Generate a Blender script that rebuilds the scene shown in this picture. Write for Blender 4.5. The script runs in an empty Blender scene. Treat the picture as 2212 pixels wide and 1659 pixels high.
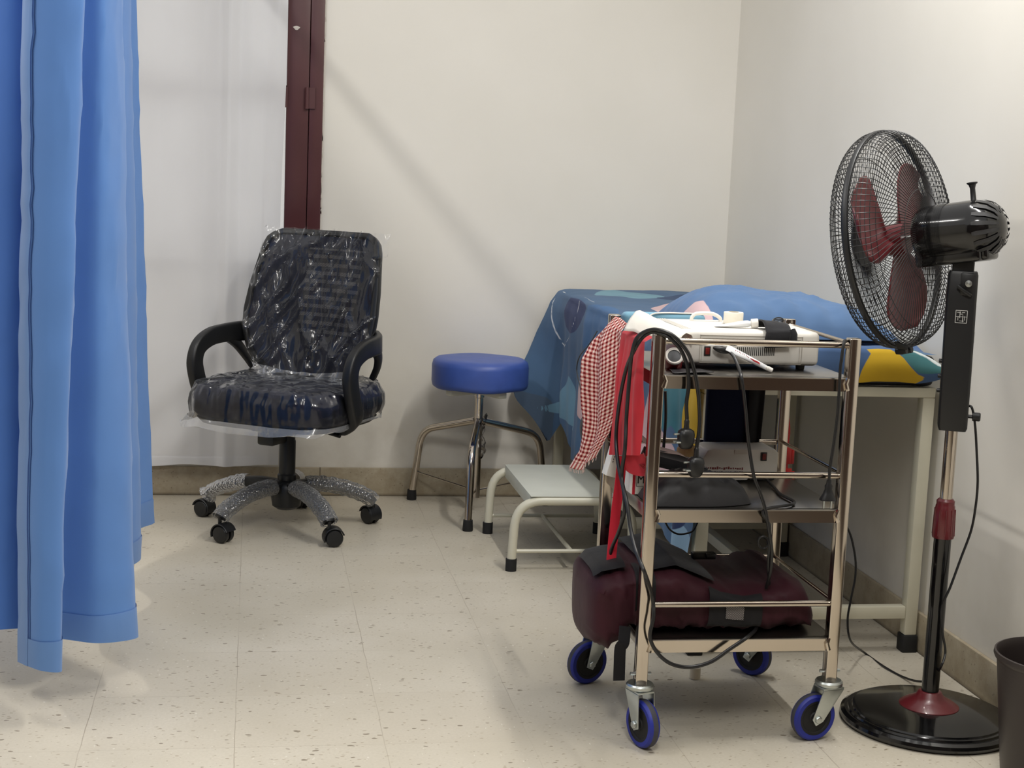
import bpy, bmesh, math, random
import numpy as np
from mathutils import Vector, Matrix, noise
random.seed(7)
PI = math.pi
scene = bpy.context.scene
COL = scene.collection

# ------------------------------------------------------------------ camera
F_PX, PITCH, YAW, ROLL, CAM_H = 3270.92, .14, .1727, -.0419, 1.1617
IMG_W, IMG_H = 2212.0, 1659.0
_f = Vector((math.sin(YAW)*math.cos(PITCH), math.cos(YAW)*math.cos(PITCH), -math.sin(PITCH)))
_r0 = Vector((math.cos(YAW), -math.sin(YAW), 0)); _d0 = _f.cross(_r0)
C_R = math.cos(ROLL)*_r0 + math.sin(ROLL)*_d0
C_D = -math.sin(ROLL)*_r0 + math.cos(ROLL)*_d0
C_O = Vector((0, 0, CAM_H))
cam_data = bpy.data.cameras.new('camera'); cam = bpy.data.objects.new('camera', cam_data); COL.objects.link(cam)
cam_data.sensor_width = 36; cam_data.lens = F_PX*36/IMG_W; cam_data.clip_start = .05
m = Matrix.Identity(4)
for i in range(3):
    m[i][0] = C_R[i]; m[i][1] = -C_D[i]; m[i][2] = -_f[i]; m[i][3] = C_O[i]
cam.matrix_world = m
scene.camera = cam

def ray(u, v): return C_R*((u-IMG_W/2)/F_PX) + C_D*((v-IMG_H/2)/F_PX) + _f
def PY(u, v, Y): d = ray(u, v); return C_O + d*(Y/d.y)                 # measured point on the plane y = Y
def PZ(u, v, z): d = ray(u, v); return C_O + d*((z-CAM_H)/d.z)         # ... on the plane z
def PX(u, v, X): d = ray(u, v); return C_O + d*(X/d.x)                 # ... on the plane x = X

# ------------------------------------------------------------------ materials
def lin(c):
    return tuple(((x/255)/12.92 if x/255 <= .04045 else ((x/255+.055)/1.055)**2.4) for x in c) + (1,)
def nt(name):
    M = bpy.data.materials.new(name); M.use_nodes = True
    t = M.node_tree; b = t.nodes['Principled BSDF']; return M, t, b
def node(t, kind, **kw):
    n = t.nodes.new(kind)
    for k, v in kw.items():
        if k.startswith('i_'):
            key = k[2:]; key = int(key) if key.isdigit() else key.replace('_', ' ')
            n.inputs[key].default_value = v
        else: setattr(n, k, v)
    return n
def coords(t, scale=(1, 1, 1), kind='Object'):
    tc = node(t, 'ShaderNodeTexCoord'); mp = node(t, 'ShaderNodeMapping'); mp.inputs['Scale'].default_value = scale
    t.links.new(tc.outputs[kind], mp.inputs[0]); return mp.outputs[0]
def mixc(t, fac, a, b):
    n = node(t, 'ShaderNodeMix', data_type='RGBA')
    for i, x in ((0, fac), (6, a), (7, b)):
        if hasattr(x, 'is_linked') or isinstance(x, bpy.types.NodeSocket): t.links.new(x, n.inputs[i])
        else: n.inputs[i].default_value = x
    return n.outputs[2]
def math_(t, op, a, b=0.0, c=None):
    n = node(t, 'ShaderNodeMath', operation=op)
    for i, x in enumerate((a, b) if c is None else (a, b, c)):
        if isinstance(x, bpy.types.NodeSocket): t.links.new(x, n.inputs[i])
        else: n.inputs[i].default_value = x
    return n.outputs[0]
def ramp(t, x, lo, hi, a=0.0, b=1.0):
    n = node(t, 'ShaderNodeMapRange'); t.links.new(x, n.inputs[0])
    for i, v in zip((1, 2, 3, 4), (lo, hi, a, b)): n.inputs[i].default_value = v
    return n.outputs[0]
def bump(t, b, h, strength=.2, dist=.002):
    n = node(t, 'ShaderNodeBump'); n.inputs['Strength'].default_value = strength; n.inputs['Distance'].default_value = dist
    t.links.new(h, n.inputs['Height']); t.links.new(n.outputs[0], b.inputs['Normal'])
def mat(name, rgb, rough=.5, metal=0.0, spec=.5, var=.0, vscale=8, bmp=0.0, bscale=60, bdist=.002, coat=0.0, sheen=0.0, stretch=(1, 1, 1)):
    M, t, b = nt(name); c = lin(rgb)
    b.inputs['Base Color'].default_value = c; b.inputs['Roughness'].default_value = rough
    b.inputs['Metallic'].default_value = metal; b.inputs['Specular IOR Level'].default_value = spec
    b.inputs['Coat Weight'].default_value = coat; b.inputs['Sheen Weight'].default_value = sheen
    co = coords(t, stretch)
    n = node(t, 'ShaderNodeTexNoise', i_Scale=vscale, i_Detail=4.0); t.links.new(co, n.inputs[0])
    d = tuple(x*(1-var) for x in c[:3]) + (1,)
    t.links.new(mixc(t, ramp(t, n.outputs[0], .35, .65), d, c), b.inputs['Base Color'])
    if bmp:
        n2 = node(t, 'ShaderNodeTexNoise', i_Scale=bscale, i_Detail=3.0); t.links.new(co, n2.inputs[0]); bump(t, b, n2.outputs[0], bmp, bdist)
    return M
def film(name, opacity=.22, tint=(225, 228, 235), rough=.12, bscale=40, bstr=.6, bdist=.004, diffuse=.3, kind='noise', gain=.8, stretch=(1, 1, 1), rot=(0, 0, 0)):
    M = bpy.data.materials.new(name); M.use_nodes = True; t = M.node_tree; t.nodes.clear()
    o = node(t, 'ShaderNodeOutputMaterial'); tr = node(t, 'ShaderNodeBsdfTransparent')
    gl = node(t, 'ShaderNodeBsdfGlossy'); gl.inputs['Roughness'].default_value = rough
    df = node(t, 'ShaderNodeBsdfDiffuse'); df.inputs[0].default_value = lin(tint)
    co = coords(t, stretch); co.node.inputs['Rotation'].default_value = rot
    n = node(t, 'ShaderNodeTexVoronoi' if kind == 'vor' else 'ShaderNodeTexNoise'); n.inputs['Scale'].default_value = bscale; t.links.new(co, n.inputs[0])
    bp = node(t, 'ShaderNodeBump'); bp.inputs['Strength'].default_value = bstr; bp.inputs['Distance'].default_value = bdist
    t.links.new(n.outputs[0], bp.inputs['Height'])
    t.links.new(bp.outputs[0], gl.inputs['Normal']); t.links.new(bp.outputs[0], df.inputs['Normal'])
    s1 = node(t, 'ShaderNodeMixShader'); s1.inputs[0].default_value = diffuse
    t.links.new(gl.outputs[0], s1.inputs[1]); t.links.new(df.outputs[0], s1.inputs[2])
    lw = node(t, 'ShaderNodeFresnel'); lw.inputs['IOR'].default_value = 1.35; t.links.new(bp.outputs[0], lw.inputs['Normal'])
    fac = math_(t, 'MINIMUM', math_(t, 'ADD', math_(t, 'MULTIPLY', lw.outputs[0], gain), opacity), 1.0)
    s2 = node(t, 'ShaderNodeMixShader'); t.links.new(fac, s2.inputs[0]); t.links.new(tr.outputs[0], s2.inputs[1]); t.links.new(s1.outputs[0], s2.inputs[2])
    t.links.new(s2.outputs[0], o.inputs[0]); return M
def cloth(name, rgb, dark=.85, trans=0.0, weave=900, rough=.9, sheen=.15, wr=.25, wscale=9):
    M, t, b = nt(name); c = lin(rgb); co = coords(t)
    n = node(t, 'ShaderNodeTexNoise', i_Scale=wscale, i_Detail=5.0); t.links.new(co, n.inputs[0])
    d = tuple(x*dark for x in c[:3]) + (1,)
    t.links.new(mixc(t, ramp(t, n.outputs[0], .35, .65), d, c), b.inputs['Base Color'])
    b.inputs['Roughness'].default_value = rough; b.inputs['Sheen Weight'].default_value = sheen; b.inputs['Specular IOR Level'].default_value = .2
    bump(t, b, n.outputs[0], wr, .006)
    if trans:
        tl = node(t, 'ShaderNodeBsdfTranslucent'); tl.inputs[0].default_value = c
        mx = node(t, 'ShaderNodeMixShader'); mx.inputs[0].default_value = trans
        out = t.nodes['Material Output']; t.links.new(b.outputs[0], mx.inputs[1]); t.links.new(tl.outputs[0], mx.inputs[2]); t.links.new(mx.outputs[0], out.inputs[0])
    return M
def pattern(name, base, regions, dark=.86, wscale=7, trans=0.0):
    """printed cloth: every printed patch is a signed distance stored on the mesh as an attribute"""
    M, t, b = nt(name); co = coords(t)
    n = node(t, 'ShaderNodeTexNoise', i_Scale=wscale, i_Detail=5.0); t.links.new(co, n.inputs[0])
    cur = lin(base)
    for an, rgb, soft in regions:
        a = node(t, 'ShaderNodeAttribute', attribute_name=an)
        cur = mixc(t, ramp(t, a.outputs['Fac'], -soft, soft, 1, 0), cur, lin(rgb))
    sh = ramp(t, n.outputs[0], .3, .7, dark, 1.0)
    mul = node(t, 'ShaderNodeMix', data_type='RGBA', blend_type='MULTIPLY'); mul.inputs[0].default_value = 1
    if isinstance(cur, bpy.types.NodeSocket): t.links.new(cur, mul.inputs[6])
    else: mul.inputs[6].default_value = cur
    t.links.new(sh, mul.inputs[7]); t.links.new(mul.outputs[2], b.inputs['Base Color'])
    b.inputs['Roughness'].default_value = .9; b.inputs['Specular IOR Level'].default_value = .2; b.inputs['Sheen Weight'].default_value = .1
    bump(t, b, n.outputs[0], .25, .006)
    return M

# ------------------------------------------------------------------ mesh builder
class MB:
    def __init__(s): s.v = []; s.f = []; s.mi = []
    def add(s, vs, fs, mi=0, M=None):
        k = len(s.v)
        s.v += [tuple(M @ Vector(p)) if M is not None else tuple(p) for p in vs]
        s.f += [tuple(i+k for i in q) for q in fs]; s.mi += [mi]*len(fs); return s
    def box(s, c, d, M=None, mi=0, rz=0, taper=1.0):
        x, y, z = d[0]/2, d[1]/2, d[2]/2; vs = []
        for sz in (-1, 1):
            k = taper if sz < 0 else 1
            for sx, sy in ((-1, -1), (1, -1), (1, 1), (-1, 1)):
                p = Vector((sx*x*k, sy*y*k, sz*z))
                if rz: p = Matrix.Rotation(rz, 3, 'Z') @ p
                vs.append(p + Vector(c))
        return s.add(vs, [(3, 2, 1, 0), (4, 5, 6, 7), (0, 1, 5, 4), (1, 2, 6, 5), (2, 3, 7, 6), (3, 0, 4, 7)], mi, M)
    def grid(s, nu, nv, fn, mi=0, closed=False, M=None):
        vs = [fn(i/(nu-1) if not closed else i/nu, j/(nv-1)) for i in range(nu) for j in range(nv)]; fs = []
        for i in range(nu if closed else nu-1):
            for j in range(nv-1):
                a, b = i*nv+j, ((i+1) % nu)*nv+j; fs.append((a, b, b+1, a+1))
        return s.add(vs, fs, mi, M)
    def lathe(s, prof, n=32, M=None, mi=0, a0=0, a1=2*PI, cap=True):
        full = abs(a1-a0-2*PI) < 1e-6; vs = []; cnt = n if full else n+1
        for i in range(cnt):
            a = a0+(a1-a0)*i/n
            vs += [(r*math.cos(a), r*math.sin(a), z) for r, z in prof]
        k = len(prof); fs = []
        for i in range(n):
            i2 = (i+1) % cnt
            for j in range(k-1): fs.append((i*k+j, i2*k+j, i2*k+j+1, i*k+j+1))
        if cap and full:
            if prof[0][0] > 1e-5: fs.append(tuple(i*k for i in range(n))[::-1])
            if prof[-1][0] > 1e-5: fs.append(tuple(i*k+k-1 for i in range(n)))
        return s.add(vs, fs, mi, M)
    def sweep(s, pts, prof, closed=False, up=None, mi=0, M=None, caps=True):
        """sweep a 2-D profile (or a function of the index giving one) along points"""
        P = [Vector(p) for p in pts]; n = len(P)
        tan = []
        for i in range(n):
            a = P[(i-1) % n] if (closed or i > 0) else P[i]; b = P[(i+1) % n] if (closed or i < n-1) else P[i]
            d = (b-a); tan.append(d.normalized() if d.length > 1e-9 else Vector((0, 0, 1)))
        nrm = Vector(up) if up else (Vector((0, 0, 1)) if abs(tan[0].z) < .9 else Vector((1, 0, 0)))
        vs = []; k = None
        for i in range(n):
            if up: nrm = Vector(up)
            nn = nrm - tan[i]*nrm.dot(tan[i])
            nn = nn.normalized() if nn.length > 1e-6 else tan[i].orthogonal().normalized()
            nrm = nn; bn = tan[i].cross(nn)
            pr = prof(i/(max(1, n-1))) if callable(prof) else prof
            k = len(pr); vs += [P[i] + nn*a + bn*b for a, b in pr]
        fs = []
        for i in range(n if closed else n-1):
            i2 = (i+1) % n
            for j in range(k): fs.append((i*k+j, i*k+(j+1) % k, i2*k+(j+1) % k, i2*k+j))
        if caps and not closed: fs += [tuple(range(k))[::-1], tuple((n-1)*k+j for j in range(k))]
        return s.add(vs, fs, mi, M)
    def tube(s, pts, r, n=10, closed=False, mi=0, M=None, caps=True):
        if callable(r): pr = lambda t: [(r(t)*math.cos(2*PI*j/n), r(t)*math.sin(2*PI*j/n)) for j in range(n)]
        else: pr = [(r*math.cos(2*PI*j/n), r*math.sin(2*PI*j/n)) for j in range(n)]
        return s.sweep(pts, pr, closed, None, mi, M, caps)
    def build(s, name, mats, parent=None, world=False, smooth=True, sharp=35, bevel=0, seg=2, solid=0, origin=None, attrs=None):
        me = bpy.data.meshes.new(name)
        vs = s.v
        if origin is not None: o = Vector(origin); vs = [tuple(Vector(p)-o) for p in vs]
        elif parent is not None and world:
            inv = RM[parent.name].inverted(); vs = [tuple(inv @ Vector(p)) for p in vs]
        me.from_pydata(vs, [], s.f)
        if not isinstance(mats, (list, tuple)): mats = [mats]
        for x in mats: me.materials.append(x)
        if len(mats) > 1: me.polygons.foreach_set('material_index', s.mi)
        if attrs:
            for an, vals in attrs.items():
                a = me.attributes.new(an, 'FLOAT', 'POINT'); a.data.foreach_set('value', np.asarray(vals, dtype=np.float32))
        bm = bmesh.new(); bm.from_mesh(me)
        bmesh.ops.recalc_face_normals(bm, faces=bm.faces)
        if bevel:
            ed = [e for e in bm.edges if len(e.link_faces) == 2 and e.calc_face_angle(0) > math.radians(50)]
            bmesh.ops.bevel(bm, geom=ed, offset=bevel, segments=seg, profile=.5, affect='EDGES', clamp_overlap=True)
        bm.to_mesh(me); bm.free()
        if smooth:
            me.polygons.foreach_set('use_smooth', [True]*len(me.polygons)); me.set_sharp_from_angle(angle=math.radians(sharp))
        o = bpy.data.objects.new(name, me); COL.objects.link(o)
        if origin is not None: o.location = origin
        if parent is not None:
            o.parent = parent; RM[o.name] = RM[parent.name]
        if solid:
            md = o.modifiers.new('thickness', 'SOLIDIFY'); md.thickness = solid; md.offset = 0
        return o
RM = {}
def tag(o, label, cat, group=None):
    o['label'] = label; o['category'] = cat
    if group: o['group'] = group
    return o
def thing(name, label, cat, loc=(0, 0, 0), rz=0, group=None):
    o = bpy.data.objects.new(name, None); COL.objects.link(o); o.location = loc; o.rotation_euler = (0, 0, rz)
    o.empty_display_size = .05; tag(o, label, cat, group)
    RM[o.name] = Matrix.Translation(loc) @ Matrix.Rotation(rz, 4, 'Z'); return o
def struct(o): o['kind'] = 'structure'; return o
def spline(pts, n=8, closed=False):
    P = [Vector(p) for p in pts]; out = []; N = len(P)
    for i in range(N if closed else N-1):
        g = lambda k: P[k % N] if closed else P[max(0, min(N-1, k))]
        a, b, c, d = g(i-1), g(i), g(i+1), g(i+2)
        for j in range(n):
            t = j/n
            out.append(.5*((2*b)+(c-a)*t+(2*a-5*b+4*c-d)*t*t+(3*b-a-3*c+d)*t**3))
    if not closed: out.append(P[-1])
    return out
def rrect(a, b, r, n=4):
    out = []
    for cx, cy, a0 in ((a-r, b-r, 0), (-a+r, b-r, PI/2), (-a+r, -b+r, PI), (a-r, -b+r, 1.5*PI)):
        out += [(cx+r*math.cos(a0+PI/2*k/n), cy+r*math.sin(a0+PI/2*k/n)) for k in range(n+1)]
    return out
def lerp(tab, x):
    if x <= tab[0][0]: return tab[0][1]
    for (a, p), (b, q) in zip(tab, tab[1:]):
        if x <= b: return p+(q-p)*(x-a)/(b-a)
    return tab[-1][1]
def bend(pts, r, n=6):
    """polyline with rounded corners"""
    P = [Vector(p) for p in pts]; out = [P[0]]
    for a, b, c in zip(P, P[1:], P[2:]):
        u = (a-b).normalized(); w = (c-b).normalized(); ang = u.angle(w); d = min(r/math.tan(ang/2), (a-b).length*.49, (c-b).length*.49)
        p, q = b+u*d, b+w*d
        for k in range(n+1):
            t = k/n; out.append(p*(1-t)**2+b*2*t*(1-t)+q*t*t)
    out.append(P[-1]); return out
def fbm(p, s=1.0, o=3):
    return noise.fractal(Vector(p)*s, 1.0, 2.0, o)
def frame(o, z, x=None):
    """matrix with local z along z"""
    z = Vector(z).normalized(); x = Vector(x) if x else (Vector((0, 0, 1)) if abs(z.z) < .9 else Vector((1, 0, 0)))
    y = z.cross(x).normalized(); x = y.cross(z); M = Matrix.Identity(4)
    for i in range(3): M[i][0] = x[i]; M[i][1] = y[i]; M[i][2] = z[i]; M[i][3] = o[i]
    return M
def superel(a, b, n, k=64):
    return [(a*math.copysign(abs(math.cos(2*PI*i/k))**(2/n), math.cos(2*PI*i/k)), b*math.copysign(abs(math.sin(2*PI*i/k))**(2/n), math.sin(2*PI*i/k))) for i in range(k)]
def stack(outline, levels, top_center=None, bot_center=None):
    """closed body out of scaled copies of an outline; levels = [(scale, z, dx, dy)]"""
    b = MB(); n = len(outline); vs = []; fs = []
    for sc, z, dx, dy in levels: vs += [(x*sc+dx, y*sc+dy, z) for x, y in outline]
    for l in range(len(levels)-1):
        for i in range(n): fs.append((l*n+i, l*n+(i+1) % n, (l+1)*n+(i+1) % n, (l+1)*n+i))
    fs.append(tuple(range(n))[::-1]); fs.append(tuple((len(levels)-1)*n+i for i in range(n)))
    return b.add(vs, fs)
def sdf(P, poly, line=None):
    """signed distance of points (N,2) to a polygon, or distance to an open line minus its half width"""
    P = np.asarray(P, float); Q = np.asarray(poly, float); n = len(Q); d = np.full(len(P), 1e9); ins = np.zeros(len(P), bool)
    for i in range(n if line is None else n-1):
        a, b = Q[i], Q[(i+1) % n]; e = b-a; w = P-a
        t = np.clip((w@e)/max(1e-12, e@e), 0, 1); d = np.minimum(d, np.linalg.norm(w-t[:, None]*e, axis=1))
        c = ((a[1] > P[:, 1]) != (b[1] > P[:, 1])); den = (b[1]-a[1]) if abs(b[1]-a[1]) > 1e-12 else 1e-12
        ins ^= c & (P[:, 0] < (b[0]-a[0])*(P[:, 1]-a[1])/den+a[0])
    return d-line if line is not None else np.where(ins, -d, d)
def smooth_poly(poly, n=5): return [tuple(p)[:2] for p in spline([(x, y, 0) for x, y in poly], n, True)]
def text_mesh(txt, size, M, b, mi=0, depth=.0004):
    cu = bpy.data.curves.new('lettering', 'FONT'); cu.body = txt; cu.size = size; cu.extrude = depth; cu.resolution_u = 3
    ob = bpy.data.objects.new('lettering', cu); COL.objects.link(ob)
    dg = bpy.context.evaluated_depsgraph_get(); me = bpy.data.meshes.new_from_object(ob.evaluated_get(dg))
    b.add([v.co for v in me.vertices], [tuple(p.vertices) for p in me.polygons], mi, M)
    bpy.data.objects.remove(ob); bpy.data.curves.remove(cu); bpy.data.meshes.remove(me)
# ------------------------------------------------------------------ shared materials
M_CREAM = mat('cream_enamel', (212, 208, 188), .35, spec=.5, var=.05, vscale=14)
M_CHROME = mat('chrome', (200, 190, 178), .13, 1.0, var=.06, vscale=6)
M_STEEL = mat('steel_sheet', (170, 166, 160), .28, 1.0, var=.12, vscale=7, bmp=.04, bscale=9)
M_ZINC = mat('zinc', (196, 202, 200), .32, 1.0, var=.12, vscale=30)
M_BLACK = mat('black_plastic', (22, 23, 25), .42, var=.1)
M_GLOSS = mat('glossy_black', (15, 15, 16), .12, var=.05, coat=.3)
M_RUB = mat('black_rubber', (24, 24, 25), .7, var=.15, vscale=30)
M_MAROON = mat('maroon_plastic', (98, 30, 36), .3, var=.1, coat=.2)
M_CABLE = mat('black_cable', (24, 24, 26), .38, var=.05)
M_WHITE = mat('white_plastic', (232, 228, 220), .4, var=.04)
M_ABS = mat('off_white_case', (226, 222, 214), .45, var=.04, bmp=.05, bscale=300, bdist=.0006)
M_BLKCLOTH = cloth('black_cloth', (36, 36, 39), .7, wr=.5, wscale=16)
M_DARKRED = mat('switch_red', (120, 28, 24), .35, var=.1)
M_PAPERW = mat('white_paper', (236, 232, 222), .8, var=.05, vscale=10, bmp=.1, bscale=14)
M_INK = mat('black_ink', (18, 18, 18), .7)

# ------------------------------------------------------------------ setting
WY, WX = 5.269, 1.682
def floor_mat():
    M, t, b = nt('vinyl_tiles')
    g = node(t, 'ShaderNodeNewGeometry'); sx = node(t, 'ShaderNodeSeparateXYZ'); t.links.new(g.outputs['Position'], sx.inputs[0])
    wob = node(t, 'ShaderNodeTexNoise', i_Scale=9.0, i_Detail=2.0); t.links.new(g.outputs['Position'], wob.inputs[0])
    wv = math_(t, 'MULTIPLY', math_(t, 'SUBTRACT', wob.outputs[0], .5), .006)
    def tile(sock, x0, w):
        x = math_(t, 'DIVIDE', math_(t, 'SUBTRACT', math_(t, 'ADD', sock, wv), x0), .3)
        d = math_(t, 'ABSOLUTE', math_(t, 'SUBTRACT', math_(t, 'FRACT', math_(t, 'ADD', x, .5)), .5))
        return ramp(t, d, w*.3, w*.9, 1, 0), math_(t, 'FLOOR', x)
    jx, ix = tile(sx.outputs[0], -.3188, .0045); jy, iy = tile(sx.outputs[1], 3.2333, .0035)
    cell = node(t, 'ShaderNodeCombineXYZ'); t.links.new(ix, cell.inputs[0]); t.links.new(iy, cell.inputs[1])
    wn = node(t, 'ShaderNodeTexWhiteNoise', noise_dimensions='2D'); t.links.new(cell.outputs[0], wn.inputs[0])
    big = node(t, 'ShaderNodeTexNoise', i_Scale=2.2, i_Detail=4.0); t.links.new(g.outputs['Position'], big.inputs[0])
    base = mixc(t, ramp(t, big.outputs[0], .3, .7), lin((196, 188, 170)), lin((214, 207, 192)))
    base = mixc(t, math_(t, 'MULTIPLY', wn.outputs[0], .16), base, lin((184, 172, 152)))
    fine = node(t, 'ShaderNodeTexNoise', i_Scale=160.0, i_Detail=3.0); t.links.new(g.outputs['Position'], fine.inputs[0])
    base = mixc(t, ramp(t, fine.outputs[0], .35, .75, 0, .35), base, lin((186, 178, 160)))
    def flecks(scale, stretch, thr, rgb, cur, amount):
        mp = node(t, 'ShaderNodeMapping'); mp.inputs['Scale'].default_value = stretch; mp.inputs['Rotation'].default_value = (0, 0, .25)
        nd = node(t, 'ShaderNodeTexNoise', i_Scale=25.0); t.links.new(g.outputs['Position'], nd.inputs[0])
        ad = node(t, 'ShaderNodeVectorMath', operation='MULTIPLY_ADD'); t.links.new(nd.outputs[1], ad.inputs[0]); ad.inputs[1].default_value = (.02, .02, 0); t.links.new(g.outputs['Position'], ad.inputs[2])
        t.links.new(ad.outputs[0], mp.inputs[0])
        vo = node(t, 'ShaderNodeTexVoronoi', i_Scale=scale); t.links.new(mp.outputs[0], vo.inputs[0])
        sc = node(t, 'ShaderNodeSeparateXYZ'); t.links.new(vo.outputs['Color'], sc.inputs[0])
        lim = math_(t, 'MULTIPLY', ramp(t, sc.outputs[0], 1-amount, 1, 0, 1), thr)
        k = math_(t, 'LESS_THAN', vo.outputs['Distance'], lim)
        return mixc(t, math_(t, 'MULTIPLY', k, .75), cur, lin(rgb))
    base = flecks(34, (1, 2.0, 1), .24, (112, 98, 78), base, .42)
    base = flecks(85, (.8, 2.0, 1), .3, (150, 134, 110), base, .5)
    base = flecks(60, (1.6, .9, 1), .2, (222, 217, 204), base, .3)
    jn = ramp(t, big.outputs[0], .38, .62, .15, 1.0); j = math_(t, 'MULTIPLY', jn, math_(t, 'MAXIMUM', math_(t, 'MULTIPLY', jx, .55), math_(t, 'MULTIPLY', jy, .4)))
    base = mixc(t, j, base, lin((120, 104, 84)))
    near = ramp(t, sx.outputs[1], 4.6, 5.26, 0, .35)           # browner toward the back wall
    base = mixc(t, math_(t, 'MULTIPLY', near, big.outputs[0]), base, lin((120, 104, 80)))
    t.links.new(base, b.inputs['Base Color']); b.inputs['Roughness'].default_value = .34; b.inputs['Specular IOR Level'].default_value = .35
    rr = ramp(t, big.outputs[0], .3, .7, .28, .45); t.links.new(rr, b.inputs['Roughness'])
    bump(t, b, fine.outputs[0], .08, .0006)
    return M
def wall_mat(name, dirt):
    M, t, b = nt(name); g = node(t, 'ShaderNodeNewGeometry'); sx = node(t, 'ShaderNodeSeparateXYZ'); t.links.new(g.outputs['Position'], sx.inputs[0])
    n = node(t, 'ShaderNodeTexNoise', i_Scale=1.6, i_Detail=4.0); t.links.new(g.outputs['Position'], n.inputs[0])
    c = mixc(t, ramp(t, n.outputs[0], .3, .7), lin((224, 220, 210)), lin((232, 228, 219)))
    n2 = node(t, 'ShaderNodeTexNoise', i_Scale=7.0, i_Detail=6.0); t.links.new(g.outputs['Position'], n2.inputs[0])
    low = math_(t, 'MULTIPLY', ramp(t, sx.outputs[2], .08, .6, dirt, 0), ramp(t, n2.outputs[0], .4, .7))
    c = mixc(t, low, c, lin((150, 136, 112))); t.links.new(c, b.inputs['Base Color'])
    b.inputs['Roughness'].default_value = .55; b.inputs['Specular IOR Level'].default_value = .25
    n3 = node(t, 'ShaderNodeTexNoise', i_Scale=55.0, i_Detail=3.0); t.links.new(g.outputs['Position'], n3.inputs[0]); bump(t, b, n3.outputs[0], .06, .002)
    return M
M_WALL = wall_mat('cream_wall_paint', .35)
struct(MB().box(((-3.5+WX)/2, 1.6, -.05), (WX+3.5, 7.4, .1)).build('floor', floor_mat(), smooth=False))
wb = MB(); T = .16; X0, X1, Z0, Z1 = -1.15, .226, .77, 2.25; XL, HZ = -3.5, 2.75
for x0, x1, z0, z1 in ((XL, X0, 0, HZ), (X1, WX+.1, 0, HZ), (X0, X1, 0, Z0), (X0, X1, Z1, HZ)):
    wb.box(((x0+x1)/2, WY+T/2, (z0+z1)/2), (x1-x0, T, z1-z0))
struct(wb.build('wall_back', M_WALL, smooth=False))
struct(MB().box((WX+.05, 2.385, HZ/2), (.1, 5.77, HZ)).build('wall_right', wall_mat('cream_side_wall_paint', .2), smooth=False))
struct(MB().box((XL-.05, 2.385, HZ/2), (.1, 5.57, HZ)).build('wall_left', M_WALL, smooth=False))
struct(MB().box(((XL+WX)/2, -.45, HZ/2), (WX-XL, .1, HZ)).build('wall_front_for_reflection', mat('brown_for_reflection', (66, 48, 40), .5, var=.3, vscale=3, stretch=(6, 6, .6)), smooth=False))  # unseen wall behind the camera, set close and brown for the chrome to reflect
def terrazzo():
    M, t, b = nt('terrazzo_skirting'); g = node(t, 'ShaderNodeNewGeometry')
    n = node(t, 'ShaderNodeTexNoise', i_Scale=14.0, i_Detail=8.0, i_Roughness=.7); t.links.new(g.outputs['Position'], n.inputs[0])
    c = mixc(t, ramp(t, n.outputs[0], .3, .7), lin((150, 136, 112)), lin((182, 172, 150)))
    v = node(t, 'ShaderNodeTexVoronoi', i_Scale=60.0); t.links.new(g.outputs['Position'], v.inputs[0])
    c = mixc(t, ramp(t, v.outputs['Distance'], .08, .16, .6, 0), c, lin((104, 92, 74)))
    sx = node(t, 'ShaderNodeSeparateXYZ'); t.links.new(g.outputs['Position'], sx.inputs[0])
    jt = ramp(t, math_(t, 'ABSOLUTE', math_(t, 'SUBTRACT', sx.outputs[0], .246)), .001, .003, .8, 0)
    c = mixc(t, jt, c, lin((70, 58, 44)))
    c = mixc(t, ramp(t, sx.outputs[2], .0, .012, .75, 0), c, lin((58, 48, 38)))
    t.links.new(c, b.inputs['Base Color']); b.inputs['Roughness'].default_value = .55; bump(t, b, n.outputs[0], .15, .003); return M
M_TERR = terrazzo()
refl_door = struct(MB().box((WX-.012, 1.05, 1.04), (.022, 1.9, 2.06)).build('added_reflection_door', mat('reflection_door_brown', (62, 44, 36), .5, var=.3, vscale=3, stretch=(6, 6, .6)), bevel=.003, origin=(WX, 1.05, 0)))  # added unseen dark door, there to give the chrome posts brown reflections
dh_ = struct(MB().tube([(WX-.024, 1.86, 1.0), (WX-.06, 1.86, 1.0), (WX-.06, 1.74, 1.0)], .008, 10).build('added_door_handle', M_CHROME)); dh_.parent = refl_door; dh_.location = (-WX, -1.05, 0)  # handle of the added door
struct(MB().box(((XL+WX)/2, WY-.006, .0505), (WX-XL, .012, .101)).build('baseboard_back', M_TERR, bevel=.003))
struct(MB().box((WX-.006, 3.64, .0505), (.012, 3.24, .101)).build('baseboard_right', M_TERR, bevel=.003))

# window behind the white curtain
M_MARW = mat('maroon_window_paint', (84, 48, 50), .38, var=.12, vscale=5)
win = bpy.data.objects.new('window_1', None); COL.objects.link(win); win.location = ((X0+X1)/2, WY, Z0); RM['window_1'] = Matrix.Translation(win.location); struct(win)
def wpart(name, c, d, mt=M_MARW, bev=.003): return struct(MB().box(c, d).build(name, mt, win, True, bevel=bev))
wpart('window_jamb', (.203, WY+.02, (Z0+Z1)/2), (.046, .07, Z1-Z0))
wpart('window_jamb', (X0+.023, WY+.02, (Z0+Z1)/2), (.046, .07, Z1-Z0))
wpart('seam_light_block', (.179, WY+.045, (Z0+Z1)/2), (.03, .02, Z1-Z0-.12), M_RUB)  # added dark bar behind the sash seam to stop light leaking through
wpart('window_sill', ((X0+X1)/2, WY+.03, Z0+.03), (X1-X0, .1, .06), mat('grey_sill', (150, 145, 138), .6, var=.1))
wpart('window_head', ((X0+X1)/2, WY+.02, Z1-.025), (X1-X0, .07, .05))
sash = wpart('window_sash', (.1405, WY+.005, (Z0+.06+Z1-.05)/2), (.075, .036, Z1-Z0-.11))
sb = MB()
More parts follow.
